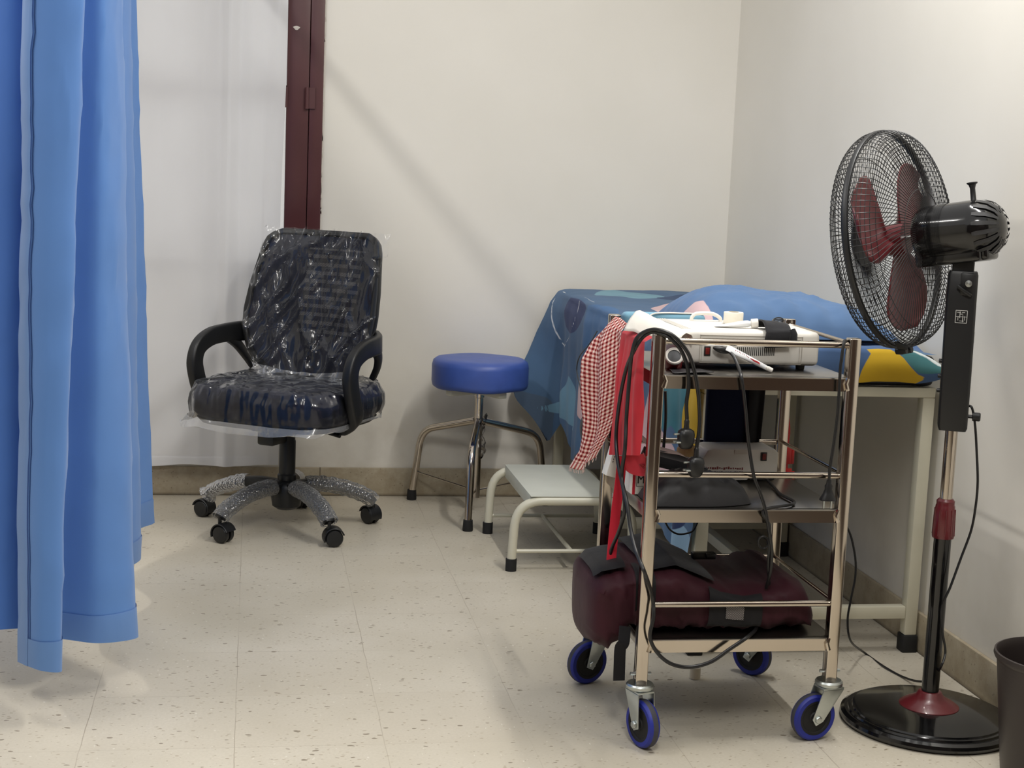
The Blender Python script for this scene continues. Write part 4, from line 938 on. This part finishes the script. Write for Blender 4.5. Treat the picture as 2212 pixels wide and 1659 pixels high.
# red toggle strap hung on the right rear
rt = thing('red_buckle_strap', 'red plastic straps with buckles hanging behind the trolley rear post', 'strap', (1.19, 3.36, .6))
M_RPL = mat('red_plastic', (176, 28, 26), .35, var=.1)
MB().sweep(spline([PY(1699, 843, 3.36), PY(1699, 880, 3.36), PY(1703, 930, 3.36), PY(1700, 960, 3.36), PY(1697, 1040, 3.36)], 6), rrect(.002, .0045, .001, 1), up=(0, 1, 0)).build('cord', M_RPL, rt, True)
for v0, h in ((962, .045), (1012, .026), (1033, .018)):
    p = PY(1706, v0, 3.36); q = MB(); q.box((p.x-.004, p.y, p.z-h/2), (.018, .007, h)); q.box((p.x+.0085, p.y, p.z-h/2-.004), (.008, .006, h*.8)); q.build('buckle', M_RPL, rt, True, bevel=.002)

# ------------------------------------------------------------------ cables
def plug3(t, top, d=(0, 0, -1), face=(-.97, -.25, 0)):
    """moulded three-pin plug hanging from its cord"""
    d = Vector(d).normalized(); Mx = frame(top, d, face); b = MB()
    b.lathe([(.0032, 0), (.0052, .004), (.005, .012), (.0062, .022)], 12, Mx)
    pg = b.build('strain_relief', M_CABLE, t, True)
    o = superel(.0168, .0135, 3.2, 28); st_ = stack(o, [(.55, .020, 0, 0), (.9, .024, 0, 0), (1, .032, 0, 0), (.95, .046, 0, 0), (.78, .056, 0, 0), (.55, .060, 0, 0)]); st_.v = [tuple(Mx @ Vector(p)) for p in st_.v]
    st_.build('plug_body', M_BLACK, t, True, bevel=0, sharp=50)
    pn = MB()
    for yy, zz, L in ((0, .030, .02), (-.007, .046, .016), (.007, .046, .016)):
        pn.tube([Mx @ Vector((.012, yy*.8, zz)), Mx @ Vector((.014+L*.7, yy*.8, zz))], .0021, 8)
    pn.build('pin', M_ZINC, t, True)
cb = thing('power_cord', 'black mains cord doubled over the front left trolley post with two hanging plugs', 'cable', (TX0, 2.9, .86))
CY = 2.878
A = [PY(1484, 905, CY), PY(1483, 870, CY), PY(1488, 830, CY), PY(1484, 790, CY), PY(1470, 755, CY), PY(1450, 733, 2.880), PY(1432, 722, 2.886), PY(1410, 717, 2.898), PY(1388, 729, 2.91), PY(1370, 757, 2.915), PX(1352, 800, .757), PX(1338, 870, .757), PX(1331, 940, .757), PX(1335, 1000, .757), PX(1347, 1060, .757), PX(1349, 1105, .757), PX(1336, 1150, .757), PX(1320, 1190, .755), PX(1310, 1250, .752), PX(1318, 1300, .75)]
B = [PY(1505, 966, CY-.004), PY(1511, 920, CY-.004), PY(1510, 870, CY-.004), PY(1504, 820, CY-.004), PY(1492, 775, CY-.003), PY(1478, 750, CY-.003), PY(1460, 730, 2.874), PY(1438, 717, 2.880), PY(1408, 712, 2.892), PY(1378, 727, 2.905), PY(1366, 760, 2.912), PX(1361, 800, .752), PX(1357, 850, .751), PX(1353, 905, .751), PX(1350, 970, .748), PX(1343, 1030, .748), PX(1354, 1085, .75), PX(1362, 1140, .754), PX(1374, 1190, .758), PX(1393, 1238, .766)]
B += [PY(1408, 1285, 2.874), PY(1412, 1330, 2.872), PY(1404, 1375, 2.87), PY(1420, 1410, 2.87), PY(1450, 1434, 2.872), PY(1490, 1441, 2.874), PY(1535, 1430, 2.874), PY(1575, 1403, 2.874), PY(1612, 1378, 2.876), (1.045, 2.92, .235), (1.06, 2.955, .24)]
MB().tube(spline(A, 7), .0040, 10).build('cord', M_CABLE, cb, True); MB().tube(spline(B, 7), .0040, 10).build('cord', M_CABLE, cb, True)
plug3(cb, A[0]); plug3(cb, B[0])
c2 = thing('machine_cord', 'black cord plugged into the white machine and running down the trolley front', 'cable', PY(1560, 756, 2.98))
P = [PY(1572, 757, 2.978), PY(1584, 768, 2.962), PY(1594, 790, 2.93), PY(1601, 812, 2.888), PY(1606, 845, 2.884), PY(1611, 890, 2.884), PY(1615, 940, 2.884), PY(1621, 985, 2.884), PY(1629, 1030, 2.880), PY(1642, 1065, 2.882), PY(1653, 1100, 2.882), PY(1661, 1145, 2.882), PY(1667, 1190, 2.89), PY(1664, 1235, 2.91), PY(1655, 1270, 2.94)]
MB().tube(spline(P, 7), .0036, 10).build('cord', M_CABLE, c2, True)
cn = MB(); Mx = frame(PY(1541, 751, my0-.012), PY(1577, 760, my0-.012)-PY(1541, 751, my0-.012)); o = superel(.0075, .0095, 2.6, 20)
s_ = stack(o, [(.35, 0, 0, 0), (.8, .008, 0, 0), (1, .018, 0, 0), (.9, .028, 0, 0), (.6, .034, 0, 0)]); s_.v = [tuple(Mx @ Vector(p)) for p in s_.v]; s_.build('connector', M_BLACK, c2, True)
P2 = [(1.128, 3.15, S2+.012), (1.13, 3.1, S2+.004), (1.118, 3.02, S2+.004), (1.115, 2.93, S2+.005), PY(1650, 1102, 2.885), PY(1662, 1135, 2.885), PY(1662, 1180, 2.89), PY(1659, 1225, 2.91), PY(1662, 1262, 2.94)]
c3 = thing('stimulator_lead', 'thinner black cord dropping from the stimulator unit over the middle shelf edge', 'cable', (1.118, 3.0, S2))
MB().tube(spline(P2, 7), .0032, 10).build('cord', M_CABLE, c3, True)
lp = [PY(1655+11*math.cos(a)-6, 1172+13*math.sin(a), 2.90+.006*math.sin(a)) for a in [2*PI*k/10 for k in range(11)]]
MB().tube(spline(lp, 5), .0022, 8).build('cable_tie', M_CABLE, c3, True)
c4 = thing('two_pin_cord', 'black cord with a two-pin plug hanging at the front right trolley post', 'cable', (1.17, 2.88, .8))
P = [(1.198, 2.935, .80), (1.196, 2.928, .822), (1.193, 2.916, R1+.006), (1.190, 2.902, R1+.0085), PY(1823, 742, 2.890), PY(1816, 790, 2.884), PY(1813, 840, 2.884), PY(1809, 900, 2.884), PY(1801, 960, 2.884), PY(1793, 1010, 2.884), PY(1791, 1036, 2.884)]
MB().tube(spline(P, 7), .0032, 10).build('cord', M_CABLE, c4, True)
Mx = frame(P[-1], (0, 0, -1), (0, -1, 0)); o = superel(.006, .0095, 3, 20)
s_ = stack(o, [(.5, 0, 0, 0), (.55, .008, 0, 0), (.85, .013, 0, 0), (.8, .020, 0, 0), (1.15, .030, 0, 0), (1.75, .040, 0, 0), (1.8, .043, 0, 0)]); s_.v = [tuple(Mx @ Vector(p)) for p in s_.v]; s_.build('plug_body', M_BLACK, c4, True, sharp=50)
pn = MB()
for yy in (-.008, .008): pn.tube([Mx @ Vector((0, yy, .042)), Mx @ Vector((0, yy, .060))], .0023, 8)
pn.build('pin', M_ZINC, c4, True)
c5 = thing('headset_cord', 'thin black cord loop with a dark pad hanging behind the checked towel', 'cable', (.78, 3.42, .7))
MB().tube(spline([PX(1290, 715, .795), PX(1272, 745, .775), PX(1252, 770, .77), PX(1246, 800, .77), PX(1254, 840, .77), PX(1258, 880, .77), PX(1266, 905, .77)], 7), .0014, 8).build('cord', M_CABLE, c5, True)
MB().sweep(spline([PX(1283, 858, .78), PX(1268, 895, .775), PX(1258, 920, .775), PX(1262, 945, .775), PX(1280, 958, .78)], 6), lambda t: rrect(.004, .006+.007*math.sin(t*PI), .0035, 2), up=(1, 0, 0)).build('ear_pad', M_BLKCLOTH, c5, True)
c6 = thing('looped_lead', 'black lead sagging in a loop below the middle shelf', 'cable', (.88, 3.27, .45))
MB().tube(spline([PY(1436, 1125, 3.268), PY(1446, 1143, 3.268), PY(1462, 1153, 3.268), PY(1480, 1153, 3.268), PY(1497, 1146, 3.268), PY(1508, 1126, 3.268)], 7), .0022, 8).build('lead', M_CABLE, c6, True)
MB().tube(spline([PY(1437, 845, 3.262), PY(1438, 900, 3.262), PY(1434, 960, 3.262), PY(1429, 1000, 3.262)], 7), .0035, 8).build('lead', M_CABLE, c6, True)

# ------------------------------------------------------------------ maroon bag on the bottom shelf
bg = thing('duffel_bag', 'sagging maroon and black duffel bag stuffed on the bottom trolley shelf', 'bag', (.95, 3.1, S3))
M_BAG = cloth('maroon_nylon', (60, 24, 34), .7, wr=.5, wscale=9, sheen=.05, rough=.6)
BT = [(-1, .075), (-.97, .10), (-.90, .116), (-.75, .124), (-.55, .130), (-.3, .142), (-.05, .116), (.12, .098), (.3, .088), (.55, .100), (.75, .112), (.88, .100), (.97, .06), (1, .03)]
BBm = [(-1, -.028), (-.97, -.042), (-.85, -.05), (-.72, -.036), (-.62, .003), (1, .003)]
bx0, bx1, by0, by1 = .706, 1.186, 2.918, 3.262
bb = MB()
def bagf(u, v, k=1.0):
    x = u*2-1; zt, zb = S3+lerp(BT, x), S3+lerp(BBm, x); a = 2*PI*v; zc, zh = (zt+zb)/2, (zt-zb)/2
    ca, sa = math.cos(a), math.sin(a); n = 4.2; endk = max(0, 1-abs(x)**14)**.35*.55+.45
    left = 1 if x > -.60 else .80
    y = (by0+by1)/2+(by1-by0)/2*left*math.copysign(abs(ca)**(2/n), ca)*endk*.96
    z = zc+zh*math.copysign(abs(sa)**(2/n), sa)
    d = .007*fbm((x*3.2, y*7, z*9), 1.5)-.009*(1-min(1, abs(fbm((x*5+z*6, y*3, z*12), 1.0, 2))*2.4))**3
    return ((bx0+bx1)/2+x*(bx1-bx0)/2, y+d*k, max(z+d*.7*k, S3+.002) if x > -.6 else z+d*k)
bb.grid(70, 48, bagf); n_ = 48
bb.f.append(tuple(range(47))[::-1]); bb.f.append(tuple(69*48+j for j in range(47))); bb.mi += [0, 0]
bb.build('bag_body', M_BAG, bg, True, sharp=180)
M_BBK = cloth('black_nylon', (26, 25, 28), .75, wr=.4, wscale=14, rough=.65)
tp_ = MB()
def tpf(u, v): # black top panel following the bag
    x = -.56+.62*u; p = bagf((x+1)/2, .25+.12*(v-.5)*2, 0); return (p[0], p[1]-.004, p[2]+.010)
tp_.grid(36, 18, tpf); tp_.build('top_flap', M_BBK, bg, True, sharp=180)
pk = MB()
def pkf(u, v):
    x = -.02+.48*u; p = bagf((x+1)/2, .40+.20*v, .3); return (p[0], p[1]-.010, p[2]+.002)
pk.grid(24, 20, pkf); pk.build('front_pocket', M_BBK, bg, True, sharp=180)
def mesh_mat():
    M, t, b = nt('grey_mesh_pocket'); co = coords(t); s = node(t, 'ShaderNodeSeparateXYZ'); t.links.new(co, s.inputs[0])
    h1 = math_(t, 'FRACT', math_(t, 'MULTIPLY', math_(t, 'ADD', s.outputs[0], s.outputs[2]), 280)); h2 = math_(t, 'FRACT', math_(t, 'MULTIPLY', math_(t, 'SUBTRACT', s.outputs[0], s.outputs[2]), 280))
    k = math_(t, 'MULTIPLY', math_(t, 'GREATER_THAN', h1, .45), math_(t, 'GREATER_THAN', h2, .45))
    t.links.new(mixc(t, k, lin((20, 20, 22)), lin((170, 165, 165))), b.inputs['Base Color']); return M
mk = MB()
def mkf(u, v):
    x = .13+.16*u; p = bagf((x+1)/2, .475+.04*v, .3); return (p[0], p[1]-.0125, p[2]+.002)
mk.grid(12, 6, mkf); mk.build('mesh_window', mesh_mat(), bg, True, sharp=180)
ls = MB()
def lsf(u, v):
    x = -.965+.27*u; p = bagf((x+1)/2, .20+.14*v, 0); return (p[0]-.002, p[1]-.007, p[2]+.009+.004*math.sin(v*PI))
ls.grid(14, 10, lsf); ls.build('end_flap', M_BBK, bg, True, sharp=180)
sidp = MB()
def sdf_(u, v):
    x = -.64+.14*u; p = bagf((x+1)/2, .30+.22*v, .2); return (p[0], p[1]-.010, p[2]+.006)
sidp.grid(12, 14, sdf_); sidp.build('compression_strap', M_BBK, bg, True, sharp=180)
MB().sweep(spline([(.775, 2.955, .235), (.770, 2.94, .205), PY(1340, 1400, 2.94), PY(1338, 1440, 2.94), PY(1337, 1470, 2.94)], 6), rrect(.0011, .0125, .0008, 1), up=(0, 1, 0)).build('hanging_strap', M_BBK, bg, True)
bk_ = MB(); p = bagf(.5, .22); bk_.box((PY(1518, 1218, 3.1).x, 3.1, p[2]+.012), (.052, .02, .014)); bk_.box((PY(1518, 1218, 3.1).x+.012, 3.09, p[2]+.014), (.02, .014, .010)); bk_.build('buckle', M_BLACK, bg, True, bevel=.002)

# plastic reel on the floor under the trolley
rp = PZ(1504, 1469, 0); rr = thing('plastic_reel', 'small cream plastic reel standing on the floor under the trolley', 'reel', (rp.x, rp.y+.012, 0))
MB().lathe([(.0105, .0005), (.0128, .0005), (.0128, .027), (.0105, .0275), (.0105, .0005)], 28, cap=False).build('reel_wall', mat('cream_plastic', (226, 216, 196), .5), rr)
MB().lathe([(0, .001), (.0105, .001), (.0105, .004), (0, .004)], 28).build('reel_floor', M_RUB, rr)
# ------------------------------------------------------------------ pedestal fan
FX, FY = 1.475, 2.98
fan = thing('pedestal_fan', 'tall black pedestal fan with maroon blades and a round floor base', 'fan', (FX, FY, 0))
T0 = Matrix.Translation((FX, FY, 0))
MB().lathe([(0, .0), (.180, 0), (.187, .004), (.190, .011), (.188, .018), (.180, .0225), (.174, .0225), (.172, .0265), (.165, .027), (.163, .0305), (.12, .037), (.08, .042), (0, .043)], 96, T0).build('base', M_GLOSS, fan, True, sharp=25)
MB().lathe([(.0645, .0415), (.064, .0435), (.055, .050), (.044, .056), (.030, .064), (.0245, .074), (.0225, .075), (.0, .075)], 48, T0).build('base_collar', M_MAROON, fan, True)
MB().lathe([(.0185, .07), (.0185, .425)], 28, T0).build('lower_pole', M_GLOSS, fan, True)
cl = MB().lathe([(.0225, .418), (.0235, .422), (.0225, .462), (.0205, .488), (.0190, .491), (.0195, .499), (.0150, .504), (.0135, .504)], 32, T0)
for k in range(10):
    a = 2*PI*k/10; cl.sweep([(FX+math.cos(a)*.0228, FY+math.sin(a)*.0228, .424), (FX+math.cos(a)*.0212, FY+math.sin(a)*.0212, .482)], rrect(.0012, .0022, .0008, 1))
cl.build('locking_collar', M_MAROON, fan, True)
MB().lathe([(.0132, .49), (.0132, .68)], 24, T0).build('chrome_tube', M_CHROME, fan, True)
# neck housing: slim tapered box, seen three-quarter
NR = math.radians(-24)
Nk = T0 @ Matrix.Rotation(NR, 4, 'Z')
hs = MB(); secs = [(.655, .0275, .030, .0), (.662, .030, .032, .0), (.78, .0305, .031, -.001), (.93, .0305, .029, -.003), (.985, .030, .027, -.003), (.992, .028, .025, -.003)]
vs = []
for z, a, b_, dx in secs:
    vs += [(x+dx, y, z) for x, y in rrect(a, b_, .006, 3)]
k = 16; hs.add(vs, [(l*k+i, l*k+(i+1) % k, (l+1)*k+(i+1) % k, (l+1)*k+i) for l in range(len(secs)-1) for i in range(k)]+[tuple(range(k))[::-1], tuple((len(secs)-1)*k+i for i in range(k))], 0, Nk)
hs.build('control_housing', M_BLACK, fan, True, sharp=40)
pz = MB(); pz.box((-.004, 0, 1.0), (.044, .036, .05), Nk); pz.box((.006, -.012, .965), (.03, .034, .05), Nk); pz.build('tilt_pivot', M_BLACK, fan, True, bevel=.004)
wk = MB(); wk.lathe([(0, .0), (.007, 0), (.007, .008), (0, .009)], 16, Nk @ frame((.008, -.029, .968), (0, -1, 0)))
wk.build('pivot_screw', M_ZINC, fan, True)
MB().sweep([tuple(Nk @ Vector(p)) for p in ((-.012, -.032, .962), (0, -.037, .953), (.014, -.032, .944))], rrect(.004, .006, .003, 2)).build('wing_knob', M_BLACK, fan, True)
kn = MB().lathe([(.004, 0), (.004, .012), (.0095, .013), (.0095, .027), (.008, .029), (0, .029)], 12, Nk @ frame((.027, 0, .685), (1, 0, 0))); kn.build('height_knob', M_BLACK, fan, True, sharp=30)
bt = MB()
for z in (.80, .768, .737): bt.lathe([(0, 0), (.0045, 0), (.0045, .009), (0, .010)], 12, Nk @ frame((-.0285, -.006, z), (-1, 0, 0)))
bt.build('speed_button', M_BLACK, fan, True)
# control symbols printed on the housing
sy = MB(); fy = -.0302
for a, b_, w, h in ((0, .013, .023, .0012), (0, -.013, .023, .0012), (-.0115, 0, .0012, .026), (.0115, 0, .0012, .026), (0, 0, .023, .0008), (-.003, .004, .0012, .014), (.003, -.004, .0012, .014), (-.005, .009, .008, .001), (.004, .009, .006, .001), (.0065, -.003, .001, .009), (-.0065, -.004, .001, .008), (.001, -.009, .009, .001), (-.0005, .0055, .007, .001)):
    sy.box((-.001+a, fy-.0004, .898+b_), (w, .0008, h), Nk)
sy.build('control_symbol', mat('pale_print', (196, 196, 194), .5), fan, True)
bc = MB().box((.0283, -.012, .855), (.0008, .018, .034), Nk).build('barcode_sticker', M_WHITE, fan, True)
q = MB()
for i in range(9): q.box((.0288, -.018+.0014*i+(.0006 if i % 3 else 0), .855), (.0006, .0005 if i % 2 else .0009, .024), Nk)
q.build('barcode_print', M_INK, bc, True)
# head: local +z is where the fan blows
AX = Vector((-.668, .745, -.18)).normalized()
HC = Vector((FX-.008, FY, 1.076))+AX*.158
Hm = frame(HC, AX)
R = .232
front_prof = [(R, 0), (R+.002, .010), (R, .022), (R-.006, .032), (R-.016, .042), (R-.036, .049), (R-.08, .057), (.09, .067), (.05, .072)]
rear_prof = [(R, 0), (R+.002, -.010), (R-.001, -.026), (R-.008, -.040), (R-.020, -.050), (R-.055, -.057), (.12, -.066), (.075, -.074), (.05, -.078)]
def grille(name, prof, nw, rings, swirl):
    P = spline([(r, 0, z) for r, z in prof], 2); g_ = MB()
    for k in range(nw):
        a0 = 2*PI*k/nw
        pts = [(p.x*math.cos(a0+swirl*max(0, (R-p.x)/R)**1.5), p.x*math.sin(a0+swirl*max(0, (R-p.x)/R)**1.5), p.z) for p in P]
        g_.tube(pts, .00085, 4, M=Hm, caps=False)
    for r, z in rings: g_.tube([(r*math.cos(2*PI*k/72), r*math.sin(2*PI*k/72), z) for k in range(72)], .0009, 4, closed=True, M=Hm)
    return g_.build(name, M_BLACK, fan, True)
def on(prof, zs):
    out = []
    for z in zs: out.append((lerp(sorted([(abs(b_), a) for a, b_ in prof]), abs(z)), z))
    return out
grille('front_grille', front_prof, 108, on(front_prof, (.007, .014, .021, .024, .029, .034, .039, .044))+[(R-.05, .0515), (.10, .0655)], .25)
grille('rear_grille', rear_prof, 108, on(rear_prof, (-.008, -.016, -.024, -.032, -.040, -.047, -.0525))+[(.10, -.070)], .5)
rm = MB(); rm.sweep([(R*math.cos(2*PI*k/96), R*math.sin(2*PI*k/96), 0) for k in range(96)], rrect(.0065, .0045, .003, 2), closed=True, up=(0, 0, 1), M=Hm)
rm.build('grille_rim', M_BLACK, fan, True)
lk = MB(); dwn = (Hm.inverted().to_3x3() @ Vector((0, 0, -1))); da = math.atan2(dwn.y, dwn.x)
for e in (-.055, .055): lk.lathe([(0, -.012), (.0075, -.012), (.0085, 0), (.0075, .012), (0, .012)], 14, Hm @ Matrix.Translation(((R+.008)*math.cos(da+e), (R+.008)*math.sin(da+e), 0)))
lk.build('grille_clip', M_BLACK, fan, True)
MB().sweep([tuple(Hm @ Vector(((R+.004)*math.cos(da+t), (R+.004)*math.sin(da+t), -.02-.03*abs(t-.2)))) for t in (.22, .30, .38)], lambda t: rrect(.006*(1-t*.8), .012*(1-t*.6), .002, 1)).build('clip_tab', M_BLACK, fan, True)
MB().lathe([(0, .080), (.04, .080), (.05, .077), (.052, .070), (0, .070)], 40, Hm).build('center_badge', M_BLACK, fan, True)
# blades
for k, ph in enumerate((-22, 98, 218)):
    bl = MB(); a0 = da+math.radians(ph)
    def blf(u, v):
        r = .030+.168*u; half = lerp([(0, .42), (.12, .58), (.3, .68), (.55, .68), (.75, .63), (.88, .52), (.96, .34), (1, .14)], u)
        lead = lerp([(0, 0), (.5, .10), (1, .26)], u); t = v*2-1; a = a0+lead+half*t
        z = .004+.009*t*(1-.25*u)-.010*t*t
        return Hm @ Vector((r*math.cos(a), r*math.sin(a), z))
    bl.grid(22, 16, blf); bl.build('blade', M_MAROON, fan, True, sharp=180, solid=.0022)
MB().lathe([(0, .034), (.024, .033), (.032, .026), (.034, .0), (.034, -.03), (0, -.03)], 32, Hm).build('blade_hub', M_MAROON, fan, True)
MB().tube([tuple(Hm @ Vector((0, 0, z))) for z in (-.085, .03)], .006, 10).build('motor_shaft', M_ZINC, fan, True)
Hm = Hm @ Matrix.Translation((0, 0, .014)) @ Matrix.Scale(.96, 4)
MB().lathe([(0, -.074), (.046, -.074), (.056, -.079), (.062, -.088), (.0645, -.10), (.0645, -.205), (.064, -.212), (.063, -.216), (.061, -.224), (.054, -.243), (.042, -.257), (.026, -.266), (.010, -.270), (0, -.270)], 56, Hm).build('motor_housing', M_GLOSS, fan, True, sharp=30)
mv = MB(); mprof = [(.0632, -.218), (.0608, -.229), (.0545, -.2455), (.0425, -.2592), (.030, -.267)]
for k in range(18):
    a = 2*PI*k/18; w0 = .0042; cs_, sn = math.cos(a), math.sin(a); vs = []
    for i, (r, z) in enumerate(mprof):
        w = w0*(.8 if i in (0, 4) else 1.15)*(r/.06)**.6; rr_ = r+.0009
        vs += [(rr_*cs_-w*sn, rr_*sn+w*cs_, z-.0006), (rr_*cs_+w*sn, rr_*sn-w*cs_, z-.0006)]
    mv.add(vs, [(2*i, 2*i+1, 2*i+3, 2*i+2) for i in range(4)], 0, Hm)
mv.build('vent_slot', mat('vent_dark', (52, 52, 54), .6, var=.5, vscale=60), fan, True)
upl = (Hm.inverted().to_3x3() @ Vector((0, 0, 1))); up_ = Vector((upl.x, upl.y, 0)).normalized(); ang_u = math.atan2(up_.y, up_.x)
Mg = Hm @ Matrix.Rotation(ang_u, 4, 'Z')
gbx = MB(); gbx.box((-.052, 0, -.150), (.036, .082, .150), Mg); gbx.box((-.054, 0, -.228), (.030, .066, .022), Mg); gbx.build('gear_box', M_GLOSS, fan, True, bevel=.008, seg=3)
MB().lathe([(.0075, 0), (.006, .004), (.0055, .028), (.008, .036), (.0115, .0385), (.0115, .041), (0, .041)], 18, Mg @ frame((.061, 0, -.205), (1, 0, 0))).build('oscillation_knob', M_BLACK, fan, True)
# power cord
pts = [tuple(Nk @ Vector((.027, .004, .705))), PY(2099, 880, 2.965), PY(2106, 915, 2.96), PY(2110, 980, 2.955), PY(2112, 1040, 2.955), PY(2108, 1090, 2.955), PY(2098, 1145, 2.955), PY(2076, 1205, 2.952), PY(2054, 1265, 2.945), PY(2034, 1315, 2.95), PY(2036, 1365, 2.952), PY(2042, 1410, 2.95), PY(2030, 1445, 2.95), PZ(2012, 1467, .046), PZ(1985, 1472, .020)]
pts += [PZ(1950, 1462, .0035), PZ(1910, 1440, .0035), PZ(1870, 1412, .0035), PY(1838, 1385, 3.33), PY(1831, 1340, 3.32), PY(1838, 1295, 3.31), PY(1847, 1250, 3.31), PY(1848, 1210, 3.31), PY(1840, 1165, 3.31), PY(1830, 1140, 3.31), PY(1815, 1120, 3.31)]
MB().tube(spline(pts, 8), .0027, 8).build('power_cord', M_CABLE, fan, True)

# ------------------------------------------------------------------ waste bin
BX, BY_ = 1.548, 2.60
bn = thing('waste_bin', 'dark brown tapered waste bin in front of the fan base at the wall', 'bin', (BX, BY_, 0))
MB().lathe([(0, 0), (.084, 0), (.087, .004), (.115, .262), (.119, .266), (.1215, .272), (.1205, .279), (.117, .280), (.1145, .274), (.112, .262), (.084, .008), (0, .008)], 72).build('bin_body', mat('dark_brown_plastic', (44, 36, 34), .45, var=.08), bn)
lnr = MB()
def lnf(u, v):
    a = math.radians(95+95*u); r = .100+.008*fbm((u*6, v*3, 1), 1); z = .19+.125*v*(1+.10*math.sin(u*9)) + .014*fbm((u*8, v*2, 4), 1)
    return (r*math.cos(a)+.03*v+.022, r*math.sin(a)-.02*v-.016, z)
lnr.grid(30, 14, lnf); tag(lnr.build('rubbish_wrapper', film('dark_bag_film', .75, (84, 82, 84), .25, 30, .8, .01, .8), None, sharp=180, origin=(0, 0, 0)), 'crumpled grey plastic wrapper poking out of the waste bin', 'wrapper')
bpy.data.objects['rubbish_wrapper'].location = (BX, BY_, 0)

# ------------------------------------------------------------------ light
def add_tube_or_fill(name, x, y, L, watts, col=(1, .975, .93), w=.05):
    d = bpy.data.lights.new(name, 'AREA'); d.shape = 'RECTANGLE'; d.size = w; d.size_y = L; d.energy = watts; d.color = col
    o = bpy.data.objects.new(name, d); COL.objects.link(o); o.location = (x, y, 2.69); return o
add_tube_or_fill('tube_or_fill_light', -.85, 3.2, 1.2, 24)
add_tube_or_fill('tube_or_fill_light', 1.30, 3.0, 1.2, 30)
add_tube_or_fill('tube_or_fill_light', .3, .6, 1.0, 38, w=.4)  # added fill lamp toward the camera, no such fixture seen
w = bpy.data.worlds.new('world'); scene.world = w; w.use_nodes = True
bgn = w.node_tree.nodes['Background']; bgn.inputs[0].default_value = (1, .98, .95, 1); bgn.inputs[1].default_value = .66
scene.view_settings.view_transform = 'Standard'; scene.view_settings.look = 'None'; scene.view_settings.exposure = .2
scene.cycles.adaptive_threshold = .02; scene.cycles.max_bounces = 7; scene.cycles.transparent_max_bounces = 16; scene.cycles.caustics_reflective = False; scene.cycles.caustics_refractive = False
